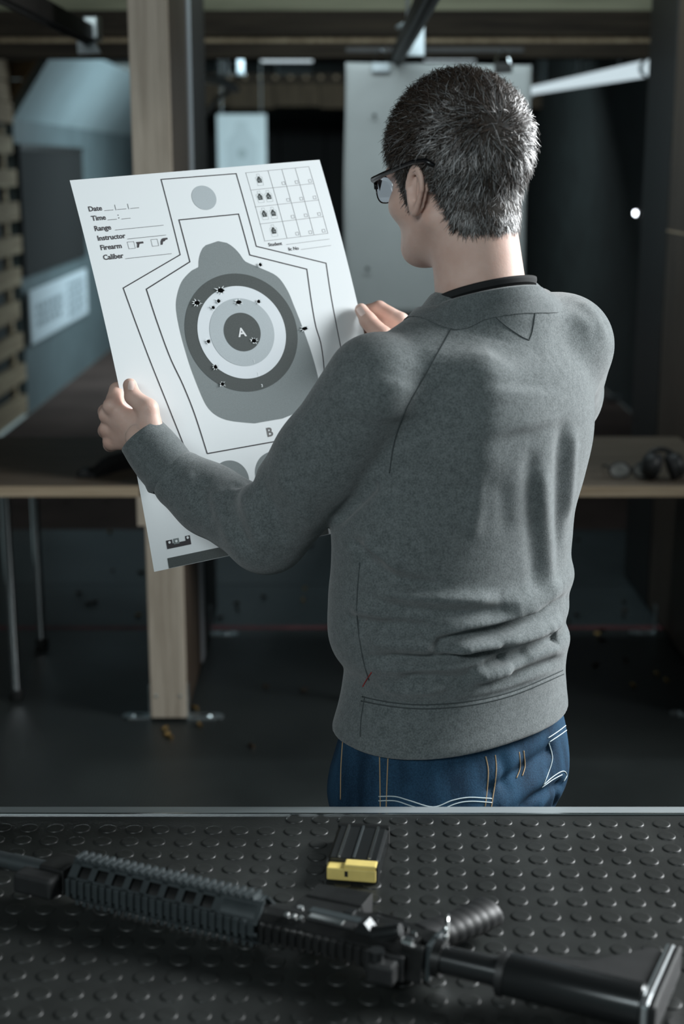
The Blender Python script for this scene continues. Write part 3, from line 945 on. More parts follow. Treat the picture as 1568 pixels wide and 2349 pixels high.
pt = thing('paper_target', 'white printed shooting target with bullet holes held by the man', 'paper target', PC, PR.to_euler())
vs, fs = [], []
NU, NV = 12, 48
for j in range(NV + 1):
    for i in range(NU + 1):
        vs.append(sheet_pt(PW * i / NU, PH * j / NV))
for j in range(NV):
    for i in range(NU):
        q = j * (NU + 1) + i
        fs.append((q, q + NU + 1, q + NU + 2, q + 1))
o = mesh_obj('sheet', vs, fs, M['paper'], pt, True)


class Print:
    """flat print: pieces given in millimetres, laid on the bent sheet"""

    def __init__(s, off):
        s.v, s.f, s.off = [], [], off

    def pt(s, u, v):
        s.v.append(sheet_pt(u / 1000, v / 1000, s.off))
        return len(s.v) - 1

    def line(s, pts, w):
        pts = [Vector((p[0], p[1])) for p in pts]
        out = []
        for a, b in zip(pts[:-1], pts[1:]):
            n = max(1, int((b - a).length / 18))
            for k in range(n):
                out.append(a.lerp(b, k / n))
        out.append(pts[-1])
        L, R_ = [], []
        for i, p in enumerate(out):
            d0 = (out[i] - out[i - 1]).normalized() if i else (out[1] - out[0]).normalized()
            d1 = (out[i + 1] - out[i]).normalized() if i < len(out) - 1 else d0
            t = (d0 + d1)
            t = t.normalized() if t.length > 1e-6 else d0
            n = Vector((-t.y, t.x))
            c = max(0.35, n.dot(Vector((-d0.y, d0.x))))
            L.append(s.pt(*(p + n * w / 2 / c)))
            R_.append(s.pt(*(p - n * w / 2 / c)))
        for i in range(len(out) - 1):
            s.f.append((L[i], R_[i], R_[i + 1], L[i + 1]))
        return s

    def rows(s, fn, v0, v1, n):
        """region between fn(v) -> (ua, ub)"""
        pa = None
        for k in range(n + 1):
            v = v0 + (v1 - v0) * k / n
            a, b = fn(v)
            cur = [s.pt(a + (b - a) * q / 4, v) for q in range(5)]
            if pa:
                for q in range(4):
                    s.f.append((pa[q], cur[q], cur[q + 1], pa[q + 1]))
            pa = cur
        return s

    def disc(s, cu, cv, r, n=48):
        def fn(v):
            h = math.sqrt(max(0, r * r - (v - cv) ** 2))
            return cu - h, cu + h
        pa = None
        for k in range(n + 1):
            v = cv - r * math.cos(PI * k / n)
            a, b = fn(v)
            cur = [s.pt(a + (b - a) * q / 4, v) for q in range(5)]
            if pa:
                for q in range(4):
                    s.f.append((pa[q], cur[q], cur[q + 1], pa[q + 1]))
            pa = cur
        return s

    def rect(s, u0, u1, v0, v1):
        return s.rows(lambda v: (u0, u1), v0, v1, max(1, int((v1 - v0) / 15)))

    def poly(s, pts):
        s.f.append(tuple(s.pt(*p) for p in pts))
        return s

    def text(s, body, u, v, size, bold=0.0, track=1.0, xs=1.0):
        cu = bpy.data.curves.new('lettering', 'FONT')
        cu.body = body
        cu.size = size
        cu.offset = bold
        cu.space_character = track
        cu.resolution_u = 3
        ob = bpy.data.objects.new('lettering', cu)
        me = ob.to_mesh()
        base = len(s.v)
        for q in me.vertices:
            s.pt(u + q.co.x * xs, v - q.co.y)
        for p in me.polygons:
            s.f.append(tuple(base + i for i in p.vertices))
        ob.to_mesh_clear()
        bpy.data.objects.remove(ob)
        bpy.data.curves.remove(cu)
        return s

    def build(s, name, mat, parent=None):
        o = mesh_obj(name, s.v, s.f, mat, parent or pt)
        bm = bmesh.new()
        bm.from_mesh(o.data)
        for f in bm.faces:
            if f.normal.y > 0:
                f.normal_flip()
        bm.to_mesh(o.data)
        bm.free()
        return o


def spline(pts, n=8):
    out = []
    P_ = [Vector((p[0], p[1], 0)) for p in pts]
    for i in range(len(P_) - 1):
        p0, p1, p2, p3 = P_[max(i - 1, 0)], P_[i], P_[i + 1], P_[min(i + 2, len(P_) - 1)]
        for k in range(n):
            t = k / n
            q = 0.5 * ((2 * p1) + (p2 - p0) * t + (2 * p0 - 5 * p1 + 4 * p2 - p3) * t * t + (3 * p1 - p0 - 3 * p2 + p3) * t ** 3)
            out.append((q.x, q.y))
    out.append((pts[-1][0], pts[-1][1]))
    return out


O1 = 0.00025
left_o = spline([(41, 178), (48, 234), (58, 300), (72, 375), (84, 437), (88, 470)])
right_o = spline([(391, 177), (386, 226), (383, 280), (381, 330), (372, 380), (358, 440), (354, 470)])
Print(O1).line(left_o[::-1] + [(145, 136), (146, 11), (275, 12), (276, 136)] + right_o, 1.6).build('printed_outline', M['ink_line'])
left_i = spline([(77, 184), (82, 238), (90, 294), (101, 338), (110, 385), (118, 449)])
right_i = spline([(354, 183), (349, 229), (346, 275), (348, 310), (342, 360), (328, 400), (318, 449)])
Print(O1).line(left_i[::-1] + [(158, 149), (157.5, 80), (260, 80), (261, 149)] + right_i, 1.75).build('printed_outline', M['ink_line'])
Print(O1).line([(118, 449), (318, 449)], 1.75).build('printed_outline', M['ink_line'])
Print(O1).disc(209, 47.5, 20.5).build('printed_disc', M['ink_light'])
# grey figure: dome on a rounded body
vs_l = [(v, u) for u, v in spline([(212, 121), (200, 122.5), (188, 127), (179, 137), (172.5, 150), (170, 159), (162, 161.5), (153, 166), (136, 180), (123, 202), (117, 223), (115.5, 258), (118, 300), (122, 330), (130, 369), (139, 387), (153, 399), (172, 407), (206, 415.5)])]
vs_r = [(v, u) for u, v in spline([(214, 121), (226, 124.5), (236, 133), (244, 145), (250, 158), (262, 165.5), (275, 173), (299, 189), (311, 214), (316, 240), (322, 275), (327, 310), (330, 345), (330, 369), (324, 385), (309, 399), (285, 409), (254, 415.5)])]


def edge(tab, v):
    xs = [t[0] for t in tab]
    return float(np.interp(v, xs, [t[1] for t in tab]))


Print(O1).rows(lambda v: (edge(vs_l, v), edge(vs_r, v)), 121, 415.4, 70).build('printed_figure', M['ink_mid'])
for k, (r, m_) in enumerate(((95, 'ink_dark'), (74.5, 'ink_white'), (54.5, 'ink_light'), (31, 'ink_dark'))):
    Print(0.0005 + 0.00025 * k).disc(217, 270.5, r, 64).build('printed_ring', M[m_])
Print(0.00155).text('A', 209.2, 277.5, 19.5, 0.5).build('lettering', plain('printed_pale_letter', (0.62, 0.64, 0.65), 0.75))
Print(0.00085).text('3', 229, 361, 6.5, 0.1).build('lettering', M['paper'])
Print(0.00105).text('2', 226.5, 341.5, 6.5, 0.05).build('lettering', M['paper'])
Print(0.00130).text('1', 224, 321.5, 6.5, 0.05).build('lettering', M['paper'])
Print(O1).text('B', 222.5, 439.5, 19.5, 0.55).build('lettering', plain('printed_b_grey', (0.13, 0.13, 0.13), 0.75))
Print(O1).disc(147, 497, 32).build('printed_disc', M['ink_mid'])
Print(O1).disc(224, 497, 33.5).build('printed_disc', M['ink_mid'])
# bars at the foot
Print(O1).rect(24, 300, 594, 609.6).build('printed_bar', M['ink_dark'])
Print(O1).rect(26.5, 66, 573.5, 580.5).rect(26.5, 36.5, 567.5, 573.5).rect(58, 66, 566.5, 573.5).build('printed_bar', M['ink_line'])
Print(0.0004).rect(38.2, 47.5, 567, 575.5).build('printed_bar', M['ink_mid'])
for u, v in ((31.7, 571), (42.8, 571.2), (61.8, 569.5)):
    Print(0.0007).disc(u, v, 2, 14).build('printed_spot', M['paper'])
# form at the left
tx = [('Date', 17, 52.5, 38), ('Time', 18.3, 67.8, 40), ('Range', 18.5, 84.3, 47), ('Instructor', 19.5, 100, 63), ('Firearm', 20.3, 115.2, 54), ('Caliber', 21, 131, 52)]
for body, u, v, ue in tx:
    Print(O1).text(body, u, v, 11.2, 0.3, 1.0, 0.98).build('lettering', M['ink_text'])
ln = Print(O1)
for u0, u1, v in ((41.5, 56, 53.6), (62, 77, 53.8), (83.5, 98, 54), (43, 58, 69), (65, 80, 69.5), (50.5, 130, 86), (66.5, 130, 102.2), (55.5, 131.5, 132.8)):
    ln.line([(u0, v), (u1, v)], 0.65)
ln.line([(60.2, 54.5), (60.2, 45.5)], 0.7).line([(81, 54.8), (81, 46)], 0.7)
ln.rect(60.8, 62.2, 62, 63.4).rect(60.8, 62.2, 66.6, 68)
for u0 in (65, 103.5):
    ln.line([(u0, 107), (u0 + 10.5, 107.2), (u0 + 10.5, 118), (u0, 118), (u0, 107)], 0.5)
ln.build('printed_rule', M['ink_line'])
Print(O1).poly([(79, 108.5), (90.5, 108.5), (90.5, 111.6), (84, 111.8), (83, 113.5), (81.5, 117.5), (78.2, 117.5), (79.8, 112)]).build('printed_pistol', M['ink_text'])
Print(O1).poly([(121, 107.6), (124, 106.6), (131, 106.6), (131, 109.4), (127.5, 109.8), (125, 112), (122.5, 112.3), (120.5, 117), (117.3, 117), (118.5, 111.5)]).build('printed_revolver', M['ink_text'])
# score grid at the right
gr = Print(O1)
for v in (12, 42, 71, 100, 129):
    gr.line([(291.5, v), (407.5, v - 1.5)], 0.6)
for u in (292, 332, 357, 381.5, 407):
    gr.line([(u, 11.5), (u + 1, 128)], 0.6)
for r, v in enumerate((33, 62, 91, 120)):
    for u in (350.5, 374.5, 399):
        gr.line([(u, v), (u + 5, v), (u + 5, v + 5), (u, v + 5), (u, v)], 0.55)
gr.build('printed_grid', plain('printed_thin_line', (0.2, 0.2, 0.21), 0.75))
Print(O1).text('Student', 297.2, 138.4, 8.0, 0.16, 1.0, 0.98).build('lettering', M['ink_text'])
Print(O1).text('lic No', 330, 149.2, 7.8, 0.14, 1.0, 0.98).build('lettering', M['ink_text'])
Print(O1).line([(328, 138.6), (408, 137.4)], 0.4).line([(352, 149.6), (408, 148.4)], 0.4).build('printed_rule', M['ink_line'])
for u, v in ((312, 26), (305, 55), (320.5, 55), (304.5, 84), (320.5, 84), (313, 113.5)):
    fr = Print(O1)
    fr.line([(u - 2.4, v - 10), (u + 2.4, v - 10), (u + 2.4, v - 6), (u + 6.2, v - 4), (u + 5, v + 9.5), (u - 5, v + 9.5), (u - 6.2, v - 4), (u - 2.4, v - 6), (u - 2.4, v - 10)], 0.3)
    fo_ = fr.build('printed_miniature', M['ink_mid'])
    Print(O1).disc(u, v, 4.2, 16).rect(u - 3.8, u + 3.8, v, v + 5).disc(u, v - 4.2, 1.9, 10).build('printed_miniature', M['ink_dark'], fo_)
    sp = Print(0.0005)
    for k in range(4):
        sp.disc(u + random.uniform(-2.2, 2.2), v + random.uniform(-2, 3), 0.5, 6)
    sp.build('printed_spot', M['ink_white'], fo_)

# bullet holes: ragged black openings with torn flaps
for (u, v, rad, sx, seed) in ((274, 167, 3.4, 1, 1), (197, 200.5, 4.6, 1.5, 2), (153, 215.5, 4.3, 1.25, 3), (189, 217, 3.4, 1.15, 4), (177.5, 226, 3.2, 1, 5), (222, 223, 3.8, 1.5, 6), (256, 226, 3.4, 1.1, 7),
                              (325, 279, 3.6, 1.7, 8), (157, 278, 3.7, 0.95, 9), (233, 287, 4.0, 1.15, 10), (159.5, 319, 3.7, 1, 11), (165, 347, 3.6, 1, 12)):
    rs = random.Random(seed)
    n = 22
    ring = []
    for k in range(n):
        a_ = 2 * PI * k / n
        r = rad * (0.72 + 0.5 * rs.random() if k % 2 else 0.62 + 0.25 * rs.random())
        ring.append((u + sx * r * math.cos(a_), v + r * math.sin(a_)))
    p_ = Print(0.0017)
    c = p_.pt(u, v)
    ids = [p_.pt(*q) for q in ring]
    for k in range(n):
        p_.f.append((c, ids[k], ids[(k + 1) % n]))
    ho = p_.build('bullet_hole', M['hole'])
    fl_ = Print(0.0016)
    for k in range(9):
        a_ = 2 * PI * (k + rs.random() * 0.6) / 9
        r0, r1 = rad * 0.8, rad * rs.uniform(1.25, 1.9)
        w = 0.28
        i0 = fl_.pt(u + sx * r0 * math.cos(a_ - w), v + r0 * math.sin(a_ - w))
        i1 = fl_.pt(u + sx * r0 * math.cos(a_ + w), v + r0 * math.sin(a_ + w))
        fl_.v.append(sheet_pt((u + sx * r1 * math.cos(a_)) / 1000, (v + r1 * math.sin(a_)) / 1000, 0.0024))
        fl_.f.append((i0, i1, len(fl_.v) - 1))
    fl_.build('torn_flap', M['paper'], ho)

# ------------------------------------------------------------------ signed distance modelling for the figure
def V3(p):
    return np.array([p[0], p[1], p[2]], dtype=np.float64)


def smin(a, b, k):
    if k <= 0:
        return np.minimum(a, b)
    h = np.clip(0.5 + 0.5 * (b - a) / k, 0, 1)
    return b + (a - b) * h - k * h * (1 - h)


def smax(a, b, k):
    return -smin(-a, -b, k)


def cone(p, a, b, ra, rb):
    """capsule from a to b with a radius at each end"""
    a, b = V3(a), V3(b)
    ab = b - a
    t = np.clip(((p - a) @ ab) / (ab @ ab), 0, 1)
    d = p - a - t[:, None] * ab
    return np.sqrt((d * d).sum(1)) - (ra + (rb - ra) * t)


def chain(p, pts, rad, k=0.012):
    d = None
    for i in range(len(pts) - 1):
        q = cone(p, pts[i], pts[i + 1], rad[i], rad[i + 1])
        d = q if d is None else smin(d, q, k)
    return d


def ell(p, c, r, Rm=None):
    """ellipsoid, radii along the columns of Rm"""
    q = p - V3(c)
    if Rm is not None:
        q = q @ Rm
    r = np.array(r)
    k0 = np.sqrt(((q / r) ** 2).sum(1))
    k1 = np.sqrt(((q / (r * r)) ** 2).sum(1))
    return k0 * (k0 - 1) / np.maximum(k1, 1e-9)


def nets(fn, lo, hi, h, cf=4):
    """surface of fn < 0 in a box; evaluated coarse, then fine near the surface"""
    lo, hi = np.array(lo, float), np.array(hi, float)
    H = h * cf
    nc = np.ceil((hi - lo) / H).astype(int) + 1
    ax = [lo[i] + H * np.arange(nc[i]) for i in range(3)]
    G = np.stack(np.meshgrid(*ax, indexing='ij'), -1).reshape(-1, 3)
    D = fn(G).reshape(nc)
    n = (nc - 1) * cf + 1
    near = np.abs(D) < H * 2.2
    cell = np.zeros(nc - 1, bool)
    for a in (0, 1):
        for b in (0, 1):
            for c in (0, 1):
                cell |= near[a:nc[0] - 1 + a, b:nc[1] - 1 + b, c:nc[2] - 1 + c]
    up = np.repeat(np.repeat(np.repeat(D[:-1, :-1, :-1], cf, 0), cf, 1), cf, 2)
    F = np.ones(n, np.float32)
    F[:-1, :-1, :-1] = up
    F[-1] = 1
    F[:, -1] = 1
    F[:, :, -1] = 1
    mask = np.zeros(n, bool)
    mk = np.repeat(np.repeat(np.repeat(cell, cf, 0), cf, 1), cf, 2)
    mask[:-1, :-1, :-1] |= mk
    mask[1:, 1:, 1:] |= mk
    ids = np.argwhere(mask)
    out = np.empty(len(ids), np.float32)
    B = 400000
    for s in range(0, len(ids), B):
        out[s:s + B] = fn(lo + h * ids[s:s + B])
    F[mask] = out
    S = F < 0
    m = n - 1
    cnt = np.zeros(m, np.int8)
    for a in (0, 1):
        for b in (0, 1):
            for c in (0, 1):
                cnt += S[a:m[0] + a, b:m[1] + b, c:m[2] + c]
    act = (cnt > 0) & (cnt < 8)
    C = np.argwhere(act)
    idx = -np.ones(m, np.int64)
    idx[act] = np.arange(len(C))
    acc = np.zeros((len(C), 3))
    num = np.zeros(len(C))
    corners = [(a, b, c) for a in (0, 1) for b in (0, 1) for c in (0, 1)]
    val = {q: F[C[:, 0] + q[0], C[:, 1] + q[1], C[:, 2] + q[2]].astype(np.float64) for q in corners}
    for q in corners:
        for d in range(3):
            if q[d] == 0:
                e = list(q)
                e[d] = 1
                e = tuple(e)
                a, b = val[q], val[e]
                cr = (a < 0) != (b < 0)
                t = np.where(cr, a / np.where(cr, a - b, 1), 0)
                pos = np.array(q, float)[None, :] + t[:, None] * (np.array(e) - np.array(q))[None, :]
                acc += np.where(cr[:, None], pos, 0)
                num += cr
    V = lo + h * (C + acc / num[:, None])
    faces = []
    for d in range(3):
        e = [0, 0, 0]
        e[d] = 1
        sl0 = tuple(slice(1, m[i]) if i != d else slice(0, m[i]) for i in range(3))
        s0 = S[sl0]
        sl1 = tuple(slice(1, m[i]) if i != d else slice(1, m[i] + 1) for i in range(3))
        s1 = S[sl1]
        cr = np.argwhere(s0 != s1)
        if len(cr) == 0:
            continue
        off = np.array([0 if i == d else 1 for i in range(3)])
        g = cr + off
        o1, o2 = (d + 1) % 3, (d + 2) % 3

        def ix(a, b):
            q = g.copy()
            q[:, o1] -= a
            q[:, o2] -= b
            return idx[q[:, 0], q[:, 1], q[:, 2]]
        quad = np.stack([ix(1, 1), ix(0, 1), ix(0, 0), ix(1, 0)], 1)
        inside = s0[tuple(cr.T)]
        quad[~inside] = quad[~inside][:, ::-1]
        faces.append(quad)
    Fq = np.concatenate(faces)
    Fq = Fq[(Fq >= 0).all(1)]
    return V, Fq


def np_mesh(name, V, Fq, mat, parent=None, origin=(0, 0, 0), smooth=True):
    me = bpy.data.meshes.new(name)
    V = np.asarray(V) - np.array(origin)
    me.vertices.add(len(V))
    me.vertices.foreach_set('co', V.astype(np.float32).ravel())
    k = Fq.shape[1]
    me.loops.add(Fq.size)
    me.loops.foreach_set('vertex_index', Fq.astype(np.int32).ravel())
    me.polygons.add(len(Fq))
    me.polygons.foreach_set('loop_start', np.arange(0, Fq.size, k, dtype=np.int32))
    me.polygons.foreach_set('use_smooth', np.full(len(Fq), smooth))
    me.update(calc_edges=True)
    me.materials.append(mat)
    o = bpy.data.objects.new(name, me)
    COL.objects.link(o)
    if parent is not None:
        o.parent = parent
    return o


def vnormals(V, Fq):
    a, b, c, d = (V[Fq[:, i]] for i in range(4))
    n = np.cross(c - a, d - b)
    N = np.zeros_like(V)
    for i in range(4):
        for q in range(3):
            N[:, q] += np.bincount(Fq[:, i], n[:, q], len(V))
    return N / np.maximum(np.linalg.norm(N, axis=1, keepdims=True), 1e-12)


def relax(V, Fq, it, lam=0.5):
    V = V.copy()
    for _ in range(it):
        A = np.zeros_like(V)
        w = np.zeros(len(V))
        for i in range(4):
            u, v = Fq[:, i], Fq[:, (i + 1) % 4]
            for q in range(3):
                A[:, q] += np.bincount(u, V[v, q], len(V)) + np.bincount(v, V[u, q], len(V))
            w += np.bincount(u, minlength=len(V)) + np.bincount(v, minlength=len(V))
        V += lam * (A / np.maximum(w, 1)[:, None] - V)
    return V


def bvh_of(V, Fq):
    return BVHTree.FromPolygons([tuple(v) for v in V], [tuple(int(i) for i in f) for f in Fq])


def drape(bvh, pts, off=0.0005, sub=6):
    """points given on the photograph, dropped on a surface along the line of sight"""
    out = []
    sp = spline(pts, sub) if len(pts) > 2 else [(pts[0][0] + (pts[1][0] - pts[0][0]) * k / sub, pts[0][1] + (pts[1][1] - pts[0][1]) * k / sub) for k in range(sub + 1)]
    E_ = Vector((0, 0, EYE))
    for x, y in sp:
        hit = bvh.ray_cast(E_, ray(x, y).normalized())
        if hit[0] is not None:
            n = hit[1]
            if n.dot(ray(x, y)) > 0:
                n = -n
            out.append(hit[0] + n * off)
    return out


# ------------------------------------------------------------------ pose of the man
TB = math.radians(38)                       # trunk turned to the left of straight ahead
FW = np.array([-math.sin(TB), math.cos(TB), 0])
LF = np.array([-math.cos(TB), -math.sin(TB), 0])
YM = 1.96


def interp_rings(rows):
    z, cx, a, ra, cy = [], [], [], [], []
    for (py, xl, xr, ratio, dyc) in rows:
        y = YM + dyc
        l, r = atY(xl, py, y), atY(xr, py, y)
        Wd = (r.x - l.x) / 2
        aa = Wd / math.sqrt(math.cos(TB) ** 2 + (ratio * math.sin(TB)) ** 2)
        z.append(l.z)
        cx.append((l.x + r.x) / 2)
        a.append(aa)
        ra.append(aa * ratio)
        cy.append(y)
    o = np.argsort(z)
    return [np.array(q)[o] for q in (z, cx, cy, a, ra)]


def smooth_interp(x, xp, fp):
    """cubic hermite through the rows"""
    m = np.gradient(fp, xp)
    i = np.clip(np.searchsorted(xp, x) - 1, 0, len(xp) - 2)
    h = xp[i + 1] - xp[i]
    t = np.clip((x - xp[i]) / h, 0, 1)
    t2, t3 = t * t, t * t * t
    return (2 * t3 - 3 * t2 + 1) * fp[i] + (t3 - 2 * t2 + t) * h * m[i] + (-2 * t3 + 3 * t2) * fp[i + 1] + (t3 - t2) * h * m[i + 1]


def loft(p, R, n=2.3, grow=0.0):
    z, cx, cy, a, b = R
    x0 = smooth_interp(p[:, 2], z, cx)
    y0 = smooth_interp(p[:, 2], z, cy)
    aa = smooth_interp(p[:, 2], z, a) + grow
    bb = smooth_interp(p[:, 2], z, b) + grow
    dx, dy = p[:, 0] - x0, p[:, 1] - y0
    u = -(dx * LF[0] + dy * LF[1])
    v = dx * FW[0] + dy * FW[1]
    k = (np.abs(u / aa) ** n + np.abs(v / bb) ** n) ** (1 / n)
    r = np.sqrt(u * u + v * v)
    return r * (1 - 1 / np.maximum(k, 1e-3)) * 0.9


TORSO = interp_rings([
    (700, 1000, 1250, 0.52, 0.01), (745, 925, 1305, 0.54, 0.005), (790, 880, 1335, 0.57, 0.0), (840, 858, 1352, 0.62, 0.0), (900, 842, 1362, 0.66, 0.0), (1000, 822, 1362, 0.69, 0.0), (1100, 795, 1340, 0.70, 0),
    (1180, 770, 1318, 0.70, 0), (1240, 770, 1312, 0.70, 0), (1290, 768, 1309, 0.70, 0), (1330, 764, 1316, 0.71, 0), (1372, 762, 1303, 0.72, 0), (1405, 761, 1303, 0.72, 0), (1442, 764, 1295, 0.72, 0),
    (1470, 774, 1305, 0.73, 0), (1505, 796, 1299, 0.72, 0), (1540, 794, 1296, 0.70, 0), (1590, 784, 1299, 0.68, 0), (1640, 770, 1304, 0.67, 0), (1680, 764, 1305, 0.66, 0), (1760, 768, 1300, 0.66, 0)])

# joints: left and right arm
pl_ = sheet_world(0.0, 0.338)
YL = pl_.y
SHL = atY(868, 890, 1.865)
ULM = atY(742, 1050, 1.895)
ELL = atY(612, 1218, 1.95)
FLM = atY(480, 1146, YL - 0.085)
CUL = atY(392, 1086, YL - 0.060)
WRL = atY(326, 1001, YL - 0.038)
SHR = atY(1290, 792, 2.05)
ELR = atY(1268, 1000, 2.34)
p_r = sheet_world(PW, 0.262)
CUR = Vector((p_r.x + 0.085, p_r.y + 0.02, p_r.z - 0.085))
NECK0 = atY(1108, 690, 1.965)

hem_z = atY(1033, 1638, YM).z


def sweater(p):
    d = loft(p, TORSO)
    d = smax(d, p[:, 2] - (SHL.z + 0.055), 0.05)
    # shoulder slopes
    sl = cone(p, atY(1040, 768, 1.95), V3(SHL) + np.array([0.02, 0.01, 0.006]), 0.055, 0.060)
    sr = cone(p, atY(1182, 744, 1.985), V3(SHR) + np.array([-0.01, 0, 0.0]), 0.057, 0.060)
    nbase = cone(p, V3(NECK0) + np.array([0.004, 0.012, -0.11]), V3(NECK0) + np.array([0.004, 0.004, -0.022]), 0.105, 0.074)
    d = smin(d, nbase, 0.03)
    d = smin(d, sl, 0.035)
    d = smin(d, sr, 0.035)
    # left sleeve
    al = chain(p, [SHL, ULM, ELL], [0.073, 0.064, 0.0605], 0.02)
    fl_ = chain(p, [ELL, FLM, V3(CUL) + 0.30 * (V3(FLM) - V3(CUL))], [0.0580, 0.0500, 0.0450], 0.02)
    d = smin(d, al, 0.010)
    el = smin(al, fl_, 0.012)
    d = smin(d, el, 0.004)
    # right sleeve
    ar = chain(p, [SHR, V3(SHR) * 0.5 + V3(ELR) * 0.5 + np.array([0.0, 0, 0]), ELR], [0.073, 0.066, 0.058], 0.02)
    d = smin(d, ar, 0.03)
    d = smin(d, chain(p, [ELR, V3(ELR) * 0.45 + V3(CUR) * 0.55, CUR], [0.056, 0.05, 0.042], 0.02), 0.02)
    # neck hole and hem
    hole = cone(p, V3(NECK0) + np.array([0.0, 0.004, -0.03]), V3(NECK0) + np.array([-0.004, 0.01, 0.16]), 0.064, 0.066)
    d = smax(d, -hole, 0.008)
    tilt = (p[:, 0] - 0.16) * 0.0
    d = smax(d, (hem_z - 0.004 + tilt) - p[:, 2], 0.006)
    inner = np.maximum(loft(p, TORSO, grow=-0.012), p[:, 2] - (hem_z + 0.03))
    d = np.maximum(d, -inner)
    return d


man = thing('person', 'man in grey sweatshirt, jeans and glasses seen from behind, holding up the target', 'person', (TORSO[1][0], YM, 0))
MO = np.array([man.location.x, man.location.y, 0])

sv, sf = nets(sweater, (-0.42, 1.66, hem_z - 0.03), (0.52, 2.58, 1.60), 0.0038)
sv = relax(sv, sf, 3)

# folds: (points on the photograph, depth in mm (+ ridge, - crease), half width in mm)
FOLDS = [
    # right flank: tall drag lines from the shoulder blade
    ([(1238, 1060), (1246, 1150), (1255, 1260), (1262, 1380)], 8, 17), ([(1290, 960), (1285, 1060), (1282, 1160), (1278, 1300)], -8, 14),
    ([(1315, 980), (1312, 1080), (1302, 1200)], 5, 11), ([(1215, 1020), (1216, 1180), (1232, 1370)], -5, 14),
    ([(1095, 1080), (1092, 1170), (1085, 1240)], 4, 13), ([(1060, 1100), (1062, 1200)], -3, 13), ([(1150, 1100), (1160, 1230)], -3, 14),
    # hollow of the spine and shoulder blades
    ([(1125, 770), (1110, 880), (1095, 1000), (1092, 1120)], 12, 36), ([(1000, 800), (975, 920), (960, 1060), (960, 1200)], -10, 55),
    ([(1050, 830), (1030, 960), (1010, 1100), (1000, 1240)], -9, 48), ([(1190, 880), (1200, 1000)], 9, 65), ([(920, 860), (900, 980)], 6, 55),
    # left side folds below the arm
    ([(835, 1230), (870, 1275), (930, 1308)], 6, 9), ([(815, 1265), (850, 1300), (920, 1335), (1010, 1345)], -7, 10),
    ([(800, 1240), (840, 1268), (890, 1300)], -5, 7), ([(900, 1215), (850, 1222)], 4, 11), ([(860, 1180), (920, 1160)], -4, 12),
    ([(850, 1350), (940, 1370), (1060, 1378), (1150, 1382)], 5, 11), ([(860, 1385), (960, 1400), (1080, 1405), (1190, 1398)], -6, 10),
    ([(790, 1420), (860, 1435), (940, 1440), (1000, 1450)], -7, 11), ([(800, 1400), (900, 1412)], 4, 10), ([(830, 1465), (930, 1478), (1000, 1482)], 5, 10),
    ([(1000, 1497), (1012, 1475), (1060, 1455), (1130, 1443), (1220, 1410), (1300, 1368)], -10, 7), ([(1020, 1500), (1080, 1480), (1180, 1462), (1270, 1428)], 8, 11),
    ([(1000, 1466), (1080, 1436), (1180, 1412), (1250, 1388)], 7, 10), ([(1290, 1345), (1240, 1375), (1150, 1398)], 5, 12),
    ([(825, 1512), (900, 1513), (990, 1516), (1070, 1502), (1140, 1490), (1158, 1498)], -8, 7), ([(1158, 1498), (1150, 1512), (1100, 1520)], -6, 7),
    ([(1040, 1492), (1100, 1482), (1140, 1482)], 5, 7), ([(840, 1530), (930, 1532), (1030, 1530), (1100, 1512), (1180, 1496)], 6, 8),
    ([(1120, 1520), (1190, 1500), (1265, 1470), (1280, 1463)], -7, 8), ([(1130, 1470), (1220, 1450), (1290, 1425)], 4, 9), ([(1240, 1440), (1300, 1420)], 3, 8),
    ([(900, 1575), (950, 1556), (1000, 1555), (1060, 1560), (1110, 1545)], -7, 10), ([(1075, 1545), (1120, 1552), (1180, 1530)], 7, 11),
    ([(870, 1570), (900, 1582), (960, 1585), (1030, 1575)], 4, 8), ([(1080, 1580), (1160, 1560), (1240, 1530), (1295, 1510)], -5, 9), ([(1200, 1500), (1290, 1480)], 4, 9),
    # hem seam
    ([(765, 1575), (830, 1600), (960, 1615), (1100, 1603), (1200, 1575), (1298, 1532)], -2.5, 4),
    # armpit and arm
    ([(765, 1205), (800, 1170), (840, 1130), (862, 1104)], -11, 8), ([(862, 1104), (900, 1080), (960, 1075)], -5, 14), ([(885, 1130), (850, 1170)], 4, 12),
    ([(590, 1105), (625, 1170), (655, 1250)], -6, 13), ([(555, 1120), (575, 1190), (610, 1275)], 5, 12), ([(520, 1120), (540, 1195), (575, 1270)], -5, 12), ([(630, 1080), (680, 1150), (720, 1230)], 5, 16),
    ([(490, 1110), (505, 1180), (530, 1245)], 4, 12), ([(460, 1095), (470, 1150), (485, 1205)], -4, 11), ([(432, 1078), (432, 1130), (442, 1172)], 4, 10), ([(585, 1090), (560, 1108), (530, 1112)], -6, 10),
    ([(700, 960), (730, 985), (770, 1000)], -4, 12), ([(690, 1000), (740, 1040)], 3, 14), ([(780, 880), (800, 960)], 4, 30),
    # top of back
    ([(1250, 720), (1310, 725), (1365, 760)], 4, 14), ([(1110, 815), (1190, 820), (1250, 805)], -3, 14), ([(1330, 690), (1360, 720), (1390, 780)], 3, 12),
]
sn = vnormals(sv, sf)
bv = bvh_of(sv, sf)
disp = np.zeros(len(sv))
